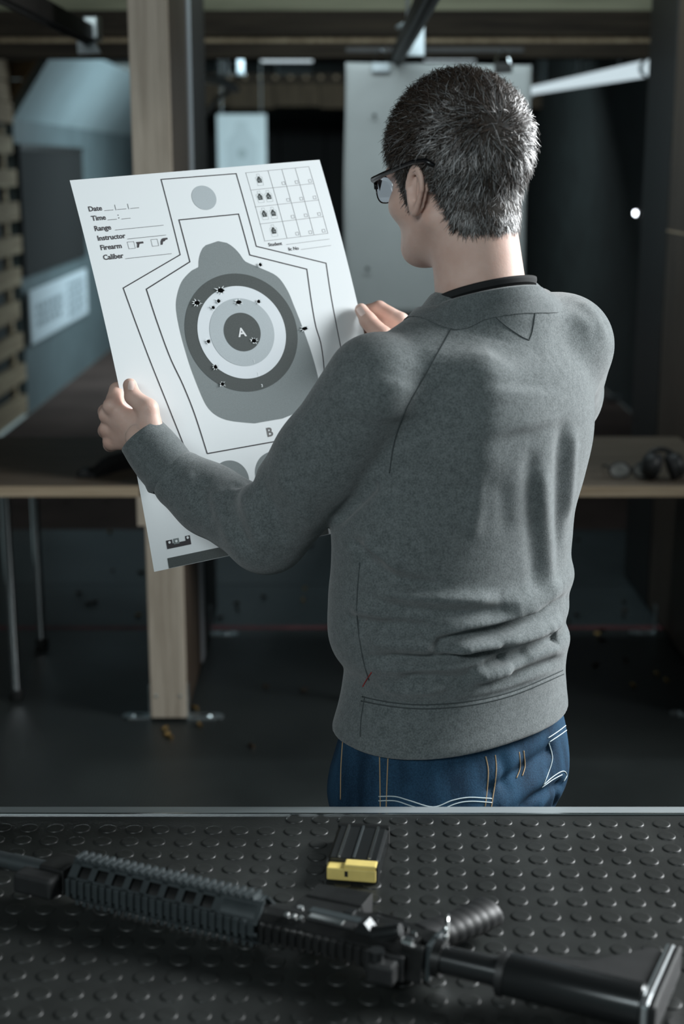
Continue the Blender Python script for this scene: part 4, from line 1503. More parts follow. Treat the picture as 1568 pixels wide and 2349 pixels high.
for pts, amp, wid in FOLDS:
    q = drape(bv, pts, 0, 5)
    q = [V3(w) for w in q]
    if len(q) < 2:
        continue
    q = np.array(q)
    w = wid / 1000
    lo, hi = q.min(0) - 3 * w, q.max(0) + 3 * w
    sel = np.where(((sv > lo) & (sv < hi)).all(1))[0]
    if len(sel) == 0:
        continue
    P_ = sv[sel]
    best = np.full(len(sel), 9.0)
    tb_ = np.zeros(len(sel))
    nseg = len(q) - 1
    for i in range(nseg):
        ab = q[i + 1] - q[i]
        t = np.clip(((P_ - q[i]) @ ab) / max(ab @ ab, 1e-12), 0, 1)
        d = np.linalg.norm(P_ - q[i] - t[:, None] * ab, axis=1)
        m_ = d < best
        best[m_] = d[m_]
        tb_[m_] = (i + t[m_]) / nseg
    taper = np.clip(np.minimum(tb_, 1 - tb_) * 5, 0.15, 1)
    disp[sel] += (1.0 if pts[0][0] < 720 else 1.65 if pts[0][1] > 1215 else 0.8) * amp / 1000 * np.exp(-(best / w) ** 2) * taper
sv = sv + sn * disp[:, None]
sv = relax(sv, sf, 1, 0.4)


def heather(name, c0, c1, scale=420):
    m, N, L, B = new_mat(name)
    B.inputs['Roughness'].default_value = 0.95
    B.inputs['Specular IOR Level'].default_value = 0.15
    B.inputs['Sheen Weight'].default_value = 0.25
    B.inputs['Sheen Roughness'].default_value = 0.6
    tc = N.new('ShaderNodeTexCoord')
    t = N.new('ShaderNodeTexNoise')
    t.inputs['Scale'].default_value = scale
    t.inputs['Detail'].default_value = 3
    t.inputs['Roughness'].default_value = 0.7
    L.new(tc.outputs['Object'], t.inputs['Vector'])
    t2 = N.new('ShaderNodeTexNoise')
    t2.inputs['Scale'].default_value = scale * 0.24
    t2.inputs['Detail'].default_value = 3
    L.new(tc.outputs['Object'], t2.inputs['Vector'])
    ad = N.new('ShaderNodeMath')
    ad.operation = 'MULTIPLY_ADD'
    ad.inputs[1].default_value = 0.35
    L.new(t2.outputs['Fac'], ad.inputs[0])
    L.new(t.outputs['Fac'], ad.inputs[2])
    cr = N.new('ShaderNodeValToRGB')
    cr.color_ramp.elements[0].position = 0.50
    cr.color_ramp.elements[0].color = (*c0, 1)
    cr.color_ramp.elements[1].position = 0.85
    cr.color_ramp.elements[1].color = (*c1, 1)
    L.new(ad.outputs[0], cr.inputs[0])
    L.new(cr.outputs[0], B.inputs['Base Color'])
    b = N.new('ShaderNodeBump')
    b.inputs['Strength'].default_value = 0.35
    b.inputs['Distance'].default_value = 0.0012
    L.new(ad.outputs[0], b.inputs['Height'])
    L.new(b.outputs[0], B.inputs['Normal'])
    return m


M['sweat'] = heather('grey_marl_jersey', (0.072, 0.086, 0.088), (0.166, 0.188, 0.191))
M['sweat_seam'] = plain('grey_seam', (0.062, 0.072, 0.074), 0.9, spec=0.1)
so_ = np_mesh('sweatshirt', sv, sf, M['sweat'], man, MO)
bv = bvh_of(sv, sf)

# seams as fine cords on the cloth
SEAMS = [[(1052, 722), (1015, 790), (975, 860), (930, 940), (905, 1010), (893, 1085)], [(1000, 716), (1060, 720), (1125, 716), (1190, 700), (1235, 682)],
         [(1125, 718), (1160, 748), (1195, 772), (1213, 780)], [(1229, 686), (1226, 720), (1220, 760), (1213, 780)],
         [(830, 1598), (900, 1612), (980, 1617), (1080, 1608), (1180, 1584), (1290, 1537)], [(828, 1608), (900, 1621), (980, 1626), (1080, 1617), (1180, 1593), (1292, 1546)],
         [(826, 1690), (828, 1650), (836, 1600)], [(825, 1290), (818, 1400), (830, 1500), (846, 1560)]]
for s_ in SEAMS:
    q = drape(bv, s_, 0.0002, 6)
    if len(q) > 3:
        MB().tube(q, 0.0009, 6).build('seam', M['sweat_seam'], so_, MO, smooth=True)
q = drape(bv, [(852, 1542), (840, 1560), (832, 1575)], 0.0003, 6)
if len(q) > 2:
    MB().tube(q, 0.0008, 5).build('red_thread', plain('red_thread', (0.35, 0.03, 0.03), 0.8), so_, MO)


def ring_band(name, pts, rad, mat, parent, n=40, thick=0.004, ribs=0):
    """ribbed band about an axis: pts centre line, rad outer radii"""
    vs, fs = [], []
    pts = [Vector(q) for q in pts]
    prev = None
    for i, pnt in enumerate(pts):
        t = (pts[min(i + 1, len(pts) - 1)] - pts[max(i - 1, 0)]).normalized()
        if prev is None:
            prev = t.orthogonal().normalized()
        u = (prev - t * prev.dot(t)).normalized()
        prev = u
        w = t.cross(u)
        for k in range(n):
            a_ = 2 * PI * k / n
            r = rad[i] * (1 + (0.006 if ribs and k % 2 else 0))
            vs.append(pnt + (u * math.cos(a_) + w * math.sin(a_)) * r)
    for i in range(len(pts) - 1):
        for k in range(n):
            fs.append((i * n + k, i * n + (k + 1) % n, (i + 1) * n + (k + 1) % n, (i + 1) * n + k))
    return MB().add(vs, fs).build(name, mat, parent, MO, smooth=True)


M['rib'] = heather('grey_marl_rib', (0.070, 0.084, 0.086), (0.158, 0.178, 0.182), 600)


def cuff(c0, c1, r0, r1):
    a, b = Vector(c0), Vector(c1)
    d = (b - a)
    pts = [a + d * t for t in (-0.12, -0.02, 0.05, 0.12, 0.35, 0.7, 0.95, 1.0, 1.0, 0.9)]
    rad = [r0 * 0.9, r0 * 1.02, r0 * 1.0, r0 * 0.97, r0 * 0.98, (r0 + r1) / 2, r1, r1 * 0.99, r1 * 0.93, r1 * 0.9]
    ring_band('cuff', pts, rad, M['rib'], so_, 64, ribs=1)


cuff(CUL, WRL, 0.0425, 0.0375)
wr_r = Vector((p_r.x + 0.05, p_r.y + 0.005, p_r.z - 0.05))
cuff(CUR, CUR.lerp(wr_r, 0.9), 0.042, 0.038)
# collar rib and black undershirt
NCOL = atY(1112, 690, 1.963)


def collar(name, mat, parent, rads, hs, rx, ry, tilt, c=NCOL, snap=0, off=0.002):
    n = 72
    vs, fs = [], []
    for i, (r, hh) in enumerate(zip(rads, hs)):
        for k in range(n):
            a_ = 2 * PI * k / n
            u, v = rx * r * math.cos(a_), ry * r * math.sin(a_)
            # v forward of the man; the neckline drops at the front
            z = hh - tilt * v / r
            w_ = Vector((c.x - LF[0] * u + FW[0] * v, c.y - LF[1] * u + FW[1] * v, c.z + z))
            if i < snap:
                h_ = bv.find_nearest(w_)
                if h_[0] is not None:
                    nn = h_[1]
                    w_ = h_[0] + nn * (off + 0.0012 * i)
            vs.append(w_)
    for i in range(len(rads) - 1):
        for k in range(n):
            fs.append((i * n + k, i * n + (k + 1) % n, (i + 1) * n + (k + 1) % n, (i + 1) * n + k))
    return MB().add(vs, fs).build(name, mat, parent, MO, smooth=True)


collar('collar', M['rib'], so_, (1.40, 1.30, 1.20, 1.08, 1.02, 0.98, 0.95), (-0.030, -0.020, -0.010, 0.001, 0.003, 0.001, -0.03), 0.076, 0.070, 0.33, snap=3, off=0.0015)

# ------------------------------------------------------------------ body: head, neck, hands (the rest lies under the clothes)
HS = 0.985
PHI = math.radians(43)
HP = math.radians(7)
HO = atY(1047, 428, 1.985)
Hm = np.array((Matrix.Rotation(PHI, 3, 'Z') @ Matrix.Rotation(-HP, 3, 'X') @ Matrix.Rotation(math.radians(-2), 3, 'Y')))
HOv = V3(HO)


def hl(p):                                   # world -> head local (standard size)
    return (p - HOv) @ Hm / HS


def hw(q):                                   # head local -> world
    return HOv + (np.asarray(q, float) * HS) @ Hm.T


def cranium(q):
    d = ell(q, (0, -0.012, 0.052), (0.0765, 0.0985, 0.093))
    d = smin(d, ell(q, (0, 0.010, 0.030), (0.071, 0.082, 0.085)), 0.02)
    return d


def head(q):
    x = np.abs(q[:, 0])
    m = np.stack([x, q[:, 1], q[:, 2]], 1)
    d = cranium(q)
    d = smin(d, ell(q, (0, 0.035, -0.035), (0.060, 0.056, 0.072)), 0.03)           # mid face
    d = smin(d, cone(m, (0.058, -0.004, -0.040), (0.026, 0.066, -0.078), 0.017, 0.018), 0.022)   # jaw
    d = smin(d, ell(q, (0, 0.072, -0.084), (0.028, 0.022, 0.020)), 0.02)           # chin
    d = smin(d, ell(m, (0.050, 0.055, -0.018), (0.022, 0.022, 0.020)), 0.02)       # cheek bones
    d = smin(d, ell(q, (0, 0.078, 0.030), (0.055, 0.018, 0.014)), 0.015)           # brow
    d = smax(d, -ell(m, (0.032, 0.098, 0.006), (0.018, 0.018, 0.012)), 0.012)      # eye sockets
    d = smin(d, cone(q, (0, 0.092, 0.014), (0, 0.112, -0.028), 0.008, 0.0125), 0.012)   # nose
    d = smin(d, ell(m, (0.011, 0.100, -0.031), (0.009, 0.011, 0.008)), 0.006)
    d = smin(d, ell(q, (0, 0.092, -0.056), (0.024, 0.010, 0.006)), 0.006)          # lips
    d = smin(d, ell(q, (0, 0.090, -0.066), (0.021, 0.010, 0.006)), 0.005)
    return d


def ear(q, s):
    e = np.stack([q[:, 0] * s, q[:, 1], q[:, 2]], 1)                                 # s = -1: his left
    c = np.array([0.0775, -0.006, -0.002])
    # ear plate: leans out to the back
    t = e - c
    a1 = math.radians(8)
    a2 = math.radians(12)
    y1 = t[:, 1] * math.cos(a2) + t[:, 2] * math.sin(a2)
    z1 = -t[:, 1] * math.sin(a2) + t[:, 2] * math.cos(a2)
    u = t[:, 0] * math.cos(a1) + y1 * math.sin(a1)
    v = -t[:, 0] * math.sin(a1) + y1 * math.cos(a1)
    w = z1
    wid = np.where(w > 0, 0.0175, 0.0150 + w * 0.10)
    rr = np.sqrt((v / np.maximum(wid, 0.006)) ** 2 + (w / 0.0315) ** 2)
    rim = np.sqrt(np.maximum(0, (np.abs(rr - 0.86) * 0.0165)) ** 2 + (u - 0.011) ** 2) - 0.0040
    plate = np.maximum((rr - 0.95) * 0.014, np.abs(u - 0.0015) - 0.0024)
    lobe = ell(np.stack([u, v, w], 1), (0.0065, 0.003, -0.026), (0.0042, 0.008, 0.0085))
    root = ell(np.stack([u, v, w], 1), (0.000, 0.007, -0.002), (0.008, 0.008, 0.022))
    anti = cone(np.stack([u, v, w], 1), (0.0085, -0.004, -0.015), (0.0085, -0.003, 0.014), 0.0028, 0.0028)
    tr = ell(np.stack([u, v, w], 1), (0.0085, 0.0125, -0.004), (0.003, 0.004, 0.006))
    d = smin(rim, plate, 0.004)
    d = smin(d, lobe, 0.005)
    d = smin(d, root, 0.006)
    d = smin(d, anti, 0.004)
    d = smin(d, tr, 0.004)
    return d


NK0 = V3(NECK0) + np.array([0.004, 0.0, -0.06])
NK1 = hw((0, -0.025, -0.035))


def head_world(p):
    q = hl(p)
    d = head(q)
    d = smin(d, ear(q, -1), 0.003)
    d = smin(d, ear(q, 1), 0.003)
    d = d * HS
    nk = cone(p, NK0, NK1, 0.0650, 0.0560)
    nk = smin(nk, cone(p, NK0 + np.array([0.008, -0.004, 0.0]), NK1 + np.array([-0.004, -0.010, -0.02]), 0.052, 0.048), 0.02)
    d = smin(d, nk, 0.018)
    return d


hv, hf = nets(head_world, (-0.11, 1.80, 1.36), (0.36, 2.20, 1.90), 0.0024)
hv = relax(hv, hf, 2)


# hands: chains of joints (point on the photograph, distance) with radii
def J(px, py, Y):
    return V3(atY(px, py, Y))




def left_hand(p):
    W0 = J(334, 1004, YL - 0.036)
    d = chain(p, [J(372, 1058, YL - 0.055), W0], [0.028, 0.0255], 0.02)
    mcp = [J(259, 933, YL - 0.016), J(249, 953, YL - 0.004), J(250, 985, YL + 0.004), J(258, 1014, YL + 0.008)]
    pip = [J(270, 896, YL + 0.016), J(243, 945, YL + 0.038), J(243, 988, YL + 0.042), J(253, 1020, YL + 0.036)]
    dip = [J(292, 893, YL + 0.034), J(272, 935, YL + 0.052), J(272, 975, YL + 0.054), J(278, 1008, YL + 0.046)]
    tip = [J(315, 896, YL + 0.034), J(300, 930, YL + 0.046), J(300, 966, YL + 0.046), J(300, 1000, YL + 0.040)]
    for i in range(4):
        d = smin(d, cone(p, W0, mcp[i], 0.019, 0.0125), 0.009)
        d = smin(d, ell(p, mcp[i] + np.array([-0.002, -0.004, 0.002]), (0.0125, 0.0125, 0.0115)), 0.004)
    d = smin(d, cone(p, J(322, 965, YL - 0.03), J(278, 966, YL - 0.014), 0.017, 0.010), 0.012)
    rad = [(0.0145, 0.0130, 0.0105, 0.009), (0.0142, 0.0122, 0.0105, 0.009), (0.0145, 0.0122, 0.010, 0.0085), (0.0132, 0.011, 0.009, 0.008)]
    for i in range(4):
        d = smin(d, chain(p, [mcp[i], pip[i], dip[i], tip[i]], rad[i], 0.003), 0.0035)
    th = chain(p, [J(344, 978, YL - 0.045), J(339, 938, YL - 0.042), J(305, 910, YL - 0.026), J(298, 884, YL - 0.0125)], [0.019, 0.0152, 0.0122, 0.0108], 0.005)
    return smin(d, th, 0.0065)


YRH = p_r.y


def right_hand(p):
    W0 = V3(wr_r) + np.array([0.012, 0.0, -0.012])
    d = chain(p, [V3(CUR), W0], [0.030, 0.027], 0.02)
    mcp = [J(917, 738, YRH - 0.002), J(930, 752, YRH + 0.016), J(936, 772, YRH + 0.028), J(938, 792, YRH + 0.032)]
    pip = [J(869, 708, YRH + 0.014), J(885, 722, YRH + 0.045), J(890, 745, YRH + 0.055), J(895, 770, YRH + 0.055)]
    dip = [J(847, 712, YRH + 0.022), J(850, 728, YRH + 0.048), J(855, 750, YRH + 0.055), J(862, 775, YRH + 0.05)]
    tip = [J(829, 718, YRH + 0.020), J(830, 738, YRH + 0.040), J(835, 760, YRH + 0.045), J(842, 785, YRH + 0.042)]
    for i in range(4):
        d = smin(d, cone(p, W0, mcp[i], 0.021, 0.0155), 0.014)
    rad = [(0.0152, 0.0128, 0.0105, 0.009), (0.0148, 0.0128, 0.0105, 0.009), (0.0145, 0.0122, 0.010, 0.0085), (0.0132, 0.011, 0.009, 0.008)]
    for i in range(4):
        d = smin(d, chain(p, [mcp[i], pip[i], dip[i], tip[i]], rad[i], 0.003), 0.0035)
    d = smin(d, cone(p, W0, J(888, 752, YRH + 0.006), 0.02, 0.013), 0.008)
    d = smin(d, cone(p, J(884, 738, YRH + 0.012), J(862, 735, YRH + 0.016), 0.0115, 0.0105), 0.003)
    th = chain(p, [J(905, 800, YRH - 0.045), J(878, 774, YRH - 0.046), J(844, 736, YRH - 0.028), J(828, 711, YRH - 0.0125)], [0.022, 0.0170, 0.0132, 0.0108], 0.006)
    return smin(d, th, 0.008)


lv, lf = nets(left_hand, tuple(V3(atY(300, 960, YL)) - 0.13), tuple(V3(atY(300, 960, YL)) + 0.13), 0.0019)
lv = relax(lv, lf, 2)
rc = V3(p_r) + np.array([0.05, 0.0, -0.04])
rv, rfq = nets(right_hand, tuple(rc - 0.13), tuple(rc + 0.13), 0.0019)
rv = relax(rv, rfq, 2)


# trunk, arms and legs under the clothes
def trunk(p):
    d = np.maximum(loft(p, TORSO, grow=-0.03), hem_z + 0.05 - p[:, 2])
    d = smax(d, p[:, 2] - (SHL.z - 0.01), 0.03)
    d = smin(d, cone(p, NK0 + np.array([0, 0, -0.06]), NK0, 0.06, 0.055), 0.03)
    d = smin(d, chain(p, [V3(SHL), V3(ULM), V3(ELL), V3(FLM), V3(CUL), V3(WRL)], [0.05, 0.045, 0.04, 0.036, 0.03, 0.026], 0.02), 0.03)
    d = smin(d, chain(p, [V3(SHR), V3(ELR), V3(CUR), V3(wr_r)], [0.05, 0.042, 0.032, 0.027], 0.02), 0.03)
    return d


tv, tf = nets(trunk, (-0.42, 1.70, hem_z - 0.02), (0.52, 2.58, 1.60), 0.009)
BV = np.concatenate([hv, lv, rv, tv])
BF = np.concatenate([hf, lf + len(hv), rfq + len(hv) + len(lv), tf + len(hv) + len(lv) + len(rv)])


def skin_mat():
    m, N, L, B = new_mat('skin')
    B.inputs['Roughness'].default_value = 0.5
    B.inputs['Specular IOR Level'].default_value = 0.35
    B.inputs['Subsurface Weight'].default_value = 0.18
    B.inputs['Subsurface Radius'].default_value = (0.012, 0.005, 0.003)
    B.inputs['Subsurface Scale'].default_value = 1.0
    tc = N.new('ShaderNodeTexCoord')
    t = N.new('ShaderNodeTexNoise')
    t.inputs['Scale'].default_value = 22
    t.inputs['Detail'].default_value = 5
    L.new(tc.outputs['Object'], t.inputs['Vector'])
    cr = N.new('ShaderNodeValToRGB')
    cr.color_ramp.elements[0].position = 0.35
    cr.color_ramp.elements[0].color = (0.60, 0.385, 0.315, 1)
    cr.color_ramp.elements[1].position = 0.65
    cr.color_ramp.elements[1].color = (0.71, 0.505, 0.43, 1)
    L.new(t.outputs['Fac'], cr.inputs[0])
    L.new(cr.outputs[0], B.inputs['Base Color'])
    t2 = N.new('ShaderNodeTexNoise')
    t2.inputs['Scale'].default_value = 350
    t2.inputs['Detail'].default_value = 4
    L.new(tc.outputs['Object'], t2.inputs['Vector'])
    b = N.new('ShaderNodeBump')
    b.inputs['Strength'].default_value = 0.18
    b.inputs['Distance'].default_value = 0.001
    L.new(t2.outputs['Fac'], b.inputs['Height'])
    L.new(b.outputs[0], B.inputs['Normal'])
    return m


M['skin'] = skin_mat()
bd = np_mesh('body', BV, BF, M['skin'], man, MO)

# thumb nails
M['nail'] = plain('finger_nail', (0.80, 0.62, 0.56), 0.3, spec=0.5)


def nail(bvh, c, dirpx):
    """small curved plate lying on the thumb"""
    vs, fs = [], []
    n1, n2 = 7, 6
    (cx, cy), (ux, uy) = c, dirpx
    L_ = math.hypot(ux, uy)
    ux, uy = ux / L_, uy / L_
    ok = True
    E_ = Vector((0, 0, EYE))
    for i in range(n1):
        for j in range(n2):
            a = -1 + 2 * i / (n1 - 1)
            b = -1 + 2 * j / (n2 - 1)
            rr = math.sqrt(max(0, 1 - 0.35 * b * b))
            x = cx + ux * b * 10.5 - uy * a * 7.5 * rr
            y = cy + uy * b * 10.5 + ux * a * 7.5 * rr
            hit = bvh.ray_cast(E_, ray(x, y).normalized())
            if hit[0] is None:
                ok = False
                continue
            vs.append(hit[0] + (E_ - hit[0]).normalized() * 0.0007)
    if not ok:
        return
    for i in range(n1 - 1):
        for j in range(n2 - 1):
            q = i * n2 + j
            fs.append((q, q + 1, q + n2 + 1, q + n2))
    o = mesh_obj('fingernail', vs, fs, M['nail'], bd, True, MO)


nail(bvh_of(lv, lf), (301, 884), (2, -14))
nail(bvh_of(rv, rfq), (827, 714), (-10, -14))

# eyes
for s in (-1, 1):
    c = hw((s * 0.031, 0.079, 0.006))
    Mx = Matrix.Translation(c) @ Matrix(Hm.tolist()).to_4x4()
    prof_ = [(0.0115 * HS * math.sin(PI * k / 10), 0.0115 * HS * math.cos(PI * k / 10)) for k in range(11)]
    prof_[0] = (0.0002, prof_[0][1])
    prof_[-1] = (0.0002, prof_[-1][1])
    eo = MB().lathe(prof_, 16, Mx @ Matrix.Rotation(-PI / 2, 4, 'X')).build('eyeball', plain('eye_white', (0.7, 0.68, 0.66), 0.2), bd, MO, smooth=True)
    MB().lathe([(0.0055 * HS, 0.0103 * HS), (0.003 * HS, 0.0116 * HS)], 14, Mx @ Matrix.Rotation(-PI / 2, 4, 'X')).build('iris', plain('iris_brown', (0.06, 0.035, 0.02), 0.2), eo, MO)

# ------------------------------------------------------------------ hair: a thin cap and many short strands
def hair_mask(q):
    """head local (standard size): > 0 where hair grows"""
    x, y, z = np.abs(q[:, 0]), q[:, 1], q[:, 2]
    front = 0.088 - 0.0 * z - 0.55 * np.maximum(0, 0.082 - z) - 0.10 * np.maximum(0, x - 0.03)      # forward limit by height
    front = np.where(z < 0.045, np.minimum(front, 0.040 - 0.25 * np.maximum(0, 0.03 - z)), front)
    a = front - y
    low = np.where(y > 0.012, -0.016, np.where(y > -0.022, 0.026 + 0 * y, np.where(y > -0.05, 0.026 - (-0.022 - y) / 0.028 * 0.090, -0.064 - 0.35 * np.clip(-0.05 - y, 0, 0.03))))
    b = z - low
    return np.minimum(a, b)


def grad(fn, p, e=0.0006):
    g = np.stack([fn(p + np.array(d) * e) - fn(p - np.array(d) * e) for d in ((1, 0, 0), (0, 1, 0), (0, 0, 1))], 1)
    return g / np.maximum(np.linalg.norm(g, axis=1, keepdims=True), 1e-9)


NKL0, NKL1, NKL2, NKL3 = hl(np.array([NK0, NK1, NK0 + np.array([0.008, -0.004, 0.0]), NK1 + np.array([-0.004, -0.010, -0.02])]))


def scalp(q):
    d = smin(cranium(q), ell(q, (0, 0.035, -0.035), (0.060, 0.056, 0.072)), 0.03)
    d = smin(d, cone(q, NKL0, NKL1, 0.0650 / HS, 0.0560 / HS), 0.018)
    return smin(d, cone(q, NKL2, NKL3, 0.052 / HS, 0.048 / HS), 0.02)


def hair_cap(p):
    q = hl(p)
    m = hair_mask(q) - np.where(q[:, 2] < 0.0, 0.006, 0.001)
    th = 0.0004 + 0.0085 * np.clip(m / 0.03, 0, 1)
    d = scalp(q) - np.where(m > 0, th, -0.004)
    d = np.maximum(d, -m * 0.7)
    return d * HS


cv, cf_ = nets(hair_cap, (-0.10, 1.80, 1.50), (0.34, 2.20, 1.90), 0.0034)
cv = relax(cv, cf_, 2)
M['hair_cap'] = plain('hair_base', (0.035, 0.028, 0.023), 0.7, noise=0.4, scale=300)
cap = np_mesh('hair', cv, cf_, M['hair_cap'], man, MO)

WHh = bvh_of(hv, hf).ray_cast(Vector((0, 0, EYE)), ray(1130, 297).normalized())[0]
WH = hl(V3(WHh)[None, :])[0]
NS = 52000
dirs = RNG.normal(size=(NS * 3, 3))
dirs /= np.linalg.norm(dirs, axis=1, keepdims=True)
q = np.array([0, -0.01, 0.03]) + dirs * 0.09
for _ in range(5):
    q = q - grad(scalp, q) * scalp(q)[:, None]
m = hair_mask(q) + RNG.normal(size=len(q)) * np.where(q[:, 2] < 0.0, 0.0065, 0.003)
m = np.where((np.linalg.norm(q - WH, axis=1) < 0.012) & (RNG.random(len(q)) < 0.0), -1, m)
sel = np.where(m > 0)[0][:NS]
q = q[sel]
m = m[sel]
NSn = len(q)
r_ = q - WH
dist = np.linalg.norm(r_, axis=1, keepdims=True)
swirl = np.cross(grad(scalp, q), r_) / np.maximum(dist, 0.01)
sw = np.exp(-(dist / 0.03) ** 2)
base_dir = r_ / np.maximum(dist, 1e-4) + 0.9 * sw * swirl / np.maximum(np.linalg.norm(swirl, axis=1, keepdims=True), 1e-6)
base_dir = base_dir + np.array([0, 0.0, -0.6]) * np.clip((0.10 - q[:, 2:3]) / 0.05, 0, 1)
# clumps: neighbouring strands lean the same way
cl_n = np.stack([np.sin(q @ k * 1.0 + ph) for k, ph in ((np.array([330, 190, 230]), 0.3), (np.array([-260, 380, 180]), 1.7), (np.array([170, -310, 390]), 2.9))], 1)
base_dir = base_dir + 0.55 * cl_n + RNG.normal(size=q.shape) * 0.38
base_dir = base_dir + RNG.normal(size=q.shape) * 1.1 * np.exp(-(dist / 0.016) ** 2)
ln_ = (0.010 + 0.015 * np.clip(m / 0.035, 0, 1)) * (0.75 + 0.5 * RNG.random(NSn))
SEG = 4
root_off = 0.0010 + 0.007 * np.clip(m / 0.03, 0, 1) * np.clip((q[:, 2] + 0.07) / 0.06, 0.1, 1) * RNG.random(NSn) ** 0.7
pts = [q + grad(scalp, q) * root_off[:, None]]
cur = pts[0]
dr_ = base_dir
lift = RNG.random(NSn) ** 1.5 * 0.5 + 0.02
lift = lift * np.clip((q[:, 2] + 0.06) / 0.07, 0.1, 1)
for s in range(SEG):
    n_ = grad(scalp, cur)
    t = dr_ - n_ * (dr_ * n_).sum(1, keepdims=True)
    t /= np.maximum(np.linalg.norm(t, axis=1, keepdims=True), 1e-9)
    t = t + n_ * (lift * (1 - 0.5 * s / SEG))[:, None] * np.clip(m / 0.02, 0.2, 1)[:, None]
    cur = cur + t * (ln_ / SEG)[:, None]
    pts.append(cur)
    dr_ = dr_ + RNG.normal(size=q.shape) * 0.12 + 0.35 * np.roll(cl_n, 1, axis=1) * (1 if s % 2 else -1)
wv = 0.00036 + 0.00026 * RNG.random(NSn)
vert = []
for s in range(SEG + 1):
    n_ = grad(scalp, pts[s])
    t = (pts[min(s + 1, SEG)] - pts[max(s - 1, 0)])
    b_ = np.cross(t, n_)
    b_ /= np.maximum(np.linalg.norm(b_, axis=1, keepdims=True), 1e-9)
    b_ = b_ + n_ * (RNG.random((NSn, 1)) - 0.5)
    w_ = wv * (1.0, 1.0, 0.9, 0.7, 0.25)[s]
    vert.append(pts[s] - b_ * w_[:, None])
    vert.append(pts[s] + b_ * w_[:, None])
VV = np.stack(vert, 1).reshape(-1, 3)
VV = HOv + (VV * HS) @ Hm.T
base = (np.arange(NSn) * 2 * (SEG + 1))[:, None]
FQ = np.concatenate([base + np.array([[2 * s, 2 * s + 1, 2 * s + 3, 2 * s + 2]]) for s in range(SEG)])
hm, N, L, B = new_mat('salt_and_pepper_hair')
at = N.new('ShaderNodeAttribute')
at.attribute_name = 'strand'
L.new(at.outputs['Color'], B.inputs['Base Color'])
B.inputs['Roughness'].default_value = 0.38
B.inputs['Specular IOR Level'].default_value = 0.6
ho_ = np_mesh('hair_strands', VV, FQ, hm, cap, MO)
ho_['kind'] = 'stuff'
greyp = 0.10 + 0.26 * np.clip((0.10 - q[:, 2]) / 0.08, 0, 1) + 0.08 * np.clip((-q[:, 1]) / 0.08, 0, 1)
isg = RNG.random(NSn) < greyp
tone = np.where(isg, 0.07 + 0.15 * RNG.random(NSn), 0.012 + 0.026 * RNG.random(NSn))
colr = np.stack([tone * np.where(isg, 1.0, 1.4), tone * np.where(isg, 1.0, 1.0), tone * np.where(isg, 1.0, 0.75), np.ones(NSn)], 1)
ca = ho_.data.color_attributes.new('strand', 'FLOAT_COLOR', 'POINT')
ca.data.foreach_set('color', np.repeat(colr, 2 * (SEG + 1), axis=0).astype(np.float32).ravel())

# black crew neck under the sweatshirt
collar('undershirt', plain('black_jersey', (0.012, 0.013, 0.014), 0.9), man, (0.86, 0.95, 0.985, 0.98, 0.96), (-0.035, -0.012, 0.003, 0.007, -0.02), 0.0725, 0.0690, 0.33, NCOL + Vector((0.0, 0.0, 0.009)))

# ------------------------------------------------------------------ spectacles
gl = thing('eyeglasses', 'black framed glasses worn by the man', 'glasses', tuple(hw((0, 0.11, 0.012))))
go = gl.location
gm_ = plain('black_acetate', (0.008, 0.008, 0.009), 0.25)
lens_m, N, L, B = new_mat('spectacle_lens')
B.inputs['Base Color'].default_value = (0.93, 0.92, 1.0, 1)
B.inputs['Roughness'].default_value = 0.02
B.inputs['Transmission Weight'].default_value = 1.0
B.inputs['IOR'].default_value = 1.12
fr = MB()
for s in (-1, 1):
    loop = []
    for k in range(25):
        a_ = 2 * PI * k / 24
        cx, cz = s * 0.034 + 0.0265 * math.copysign(abs(math.cos(a_)) ** 0.75, math.cos(a_)), 0.010 + 0.0195 * math.copysign(abs(math.sin(a_)) ** 0.75, math.sin(a_))
        loop.append(Vector(hw((cx, 0.112 - 4.2 * cx * cx, cz))))
    fr.tube(loop[0:13] if True else loop, 0.0030 * HS, 8)
    thin = MB().tube(loop[12:], 0.0010 * HS, 6).build('lower_rim', gm_, gl, go, smooth=True)
    c = sum(loop[:-1], Vector()) / 24
    d_ = Vector(hw((0, 1, 0)) - hw((0, 0, 0))).normalized() * 0.0012
    n = 24
    vs = [v + d_ for v in loop[:-1]] + [v - d_ for v in loop[:-1]]
    fs = [tuple(range(n)), tuple(range(2 * n - 1, n - 1, -1))] + [(k, k + n, (k + 1) % n + n, (k + 1) % n) for k in range(n)]
    MB().add(vs, fs).build('lens', lens_m, gl, go)
    tp = [(s * 0.0605, 0.098, 0.022), (s * 0.070, 0.090, 0.0225), (s * 0.079, 0.060, 0.027), (s * 0.0865, 0.020, 0.032), (s * 0.0905, -0.008, 0.035), (s * 0.0915, -0.032, 0.034), (s * 0.088, -0.044, 0.026)]
    tp = [Vector(hw(q_)) for q_ in tp]
    MB().tube(tp, [0.0042, 0.0046, 0.0036, 0.0032, 0.0034, 0.0038, 0.0030], 10).build('temple', gm_, gl, go, smooth=True)
fr.tube([Vector(hw(q_)) for q_ in ((-0.009, 0.1115, 0.014), (0, 0.114, 0.018), (0.009, 0.1115, 0.014))], 0.0028 * HS, 8)
fr.build('frame', gm_, gl, go, smooth=True)

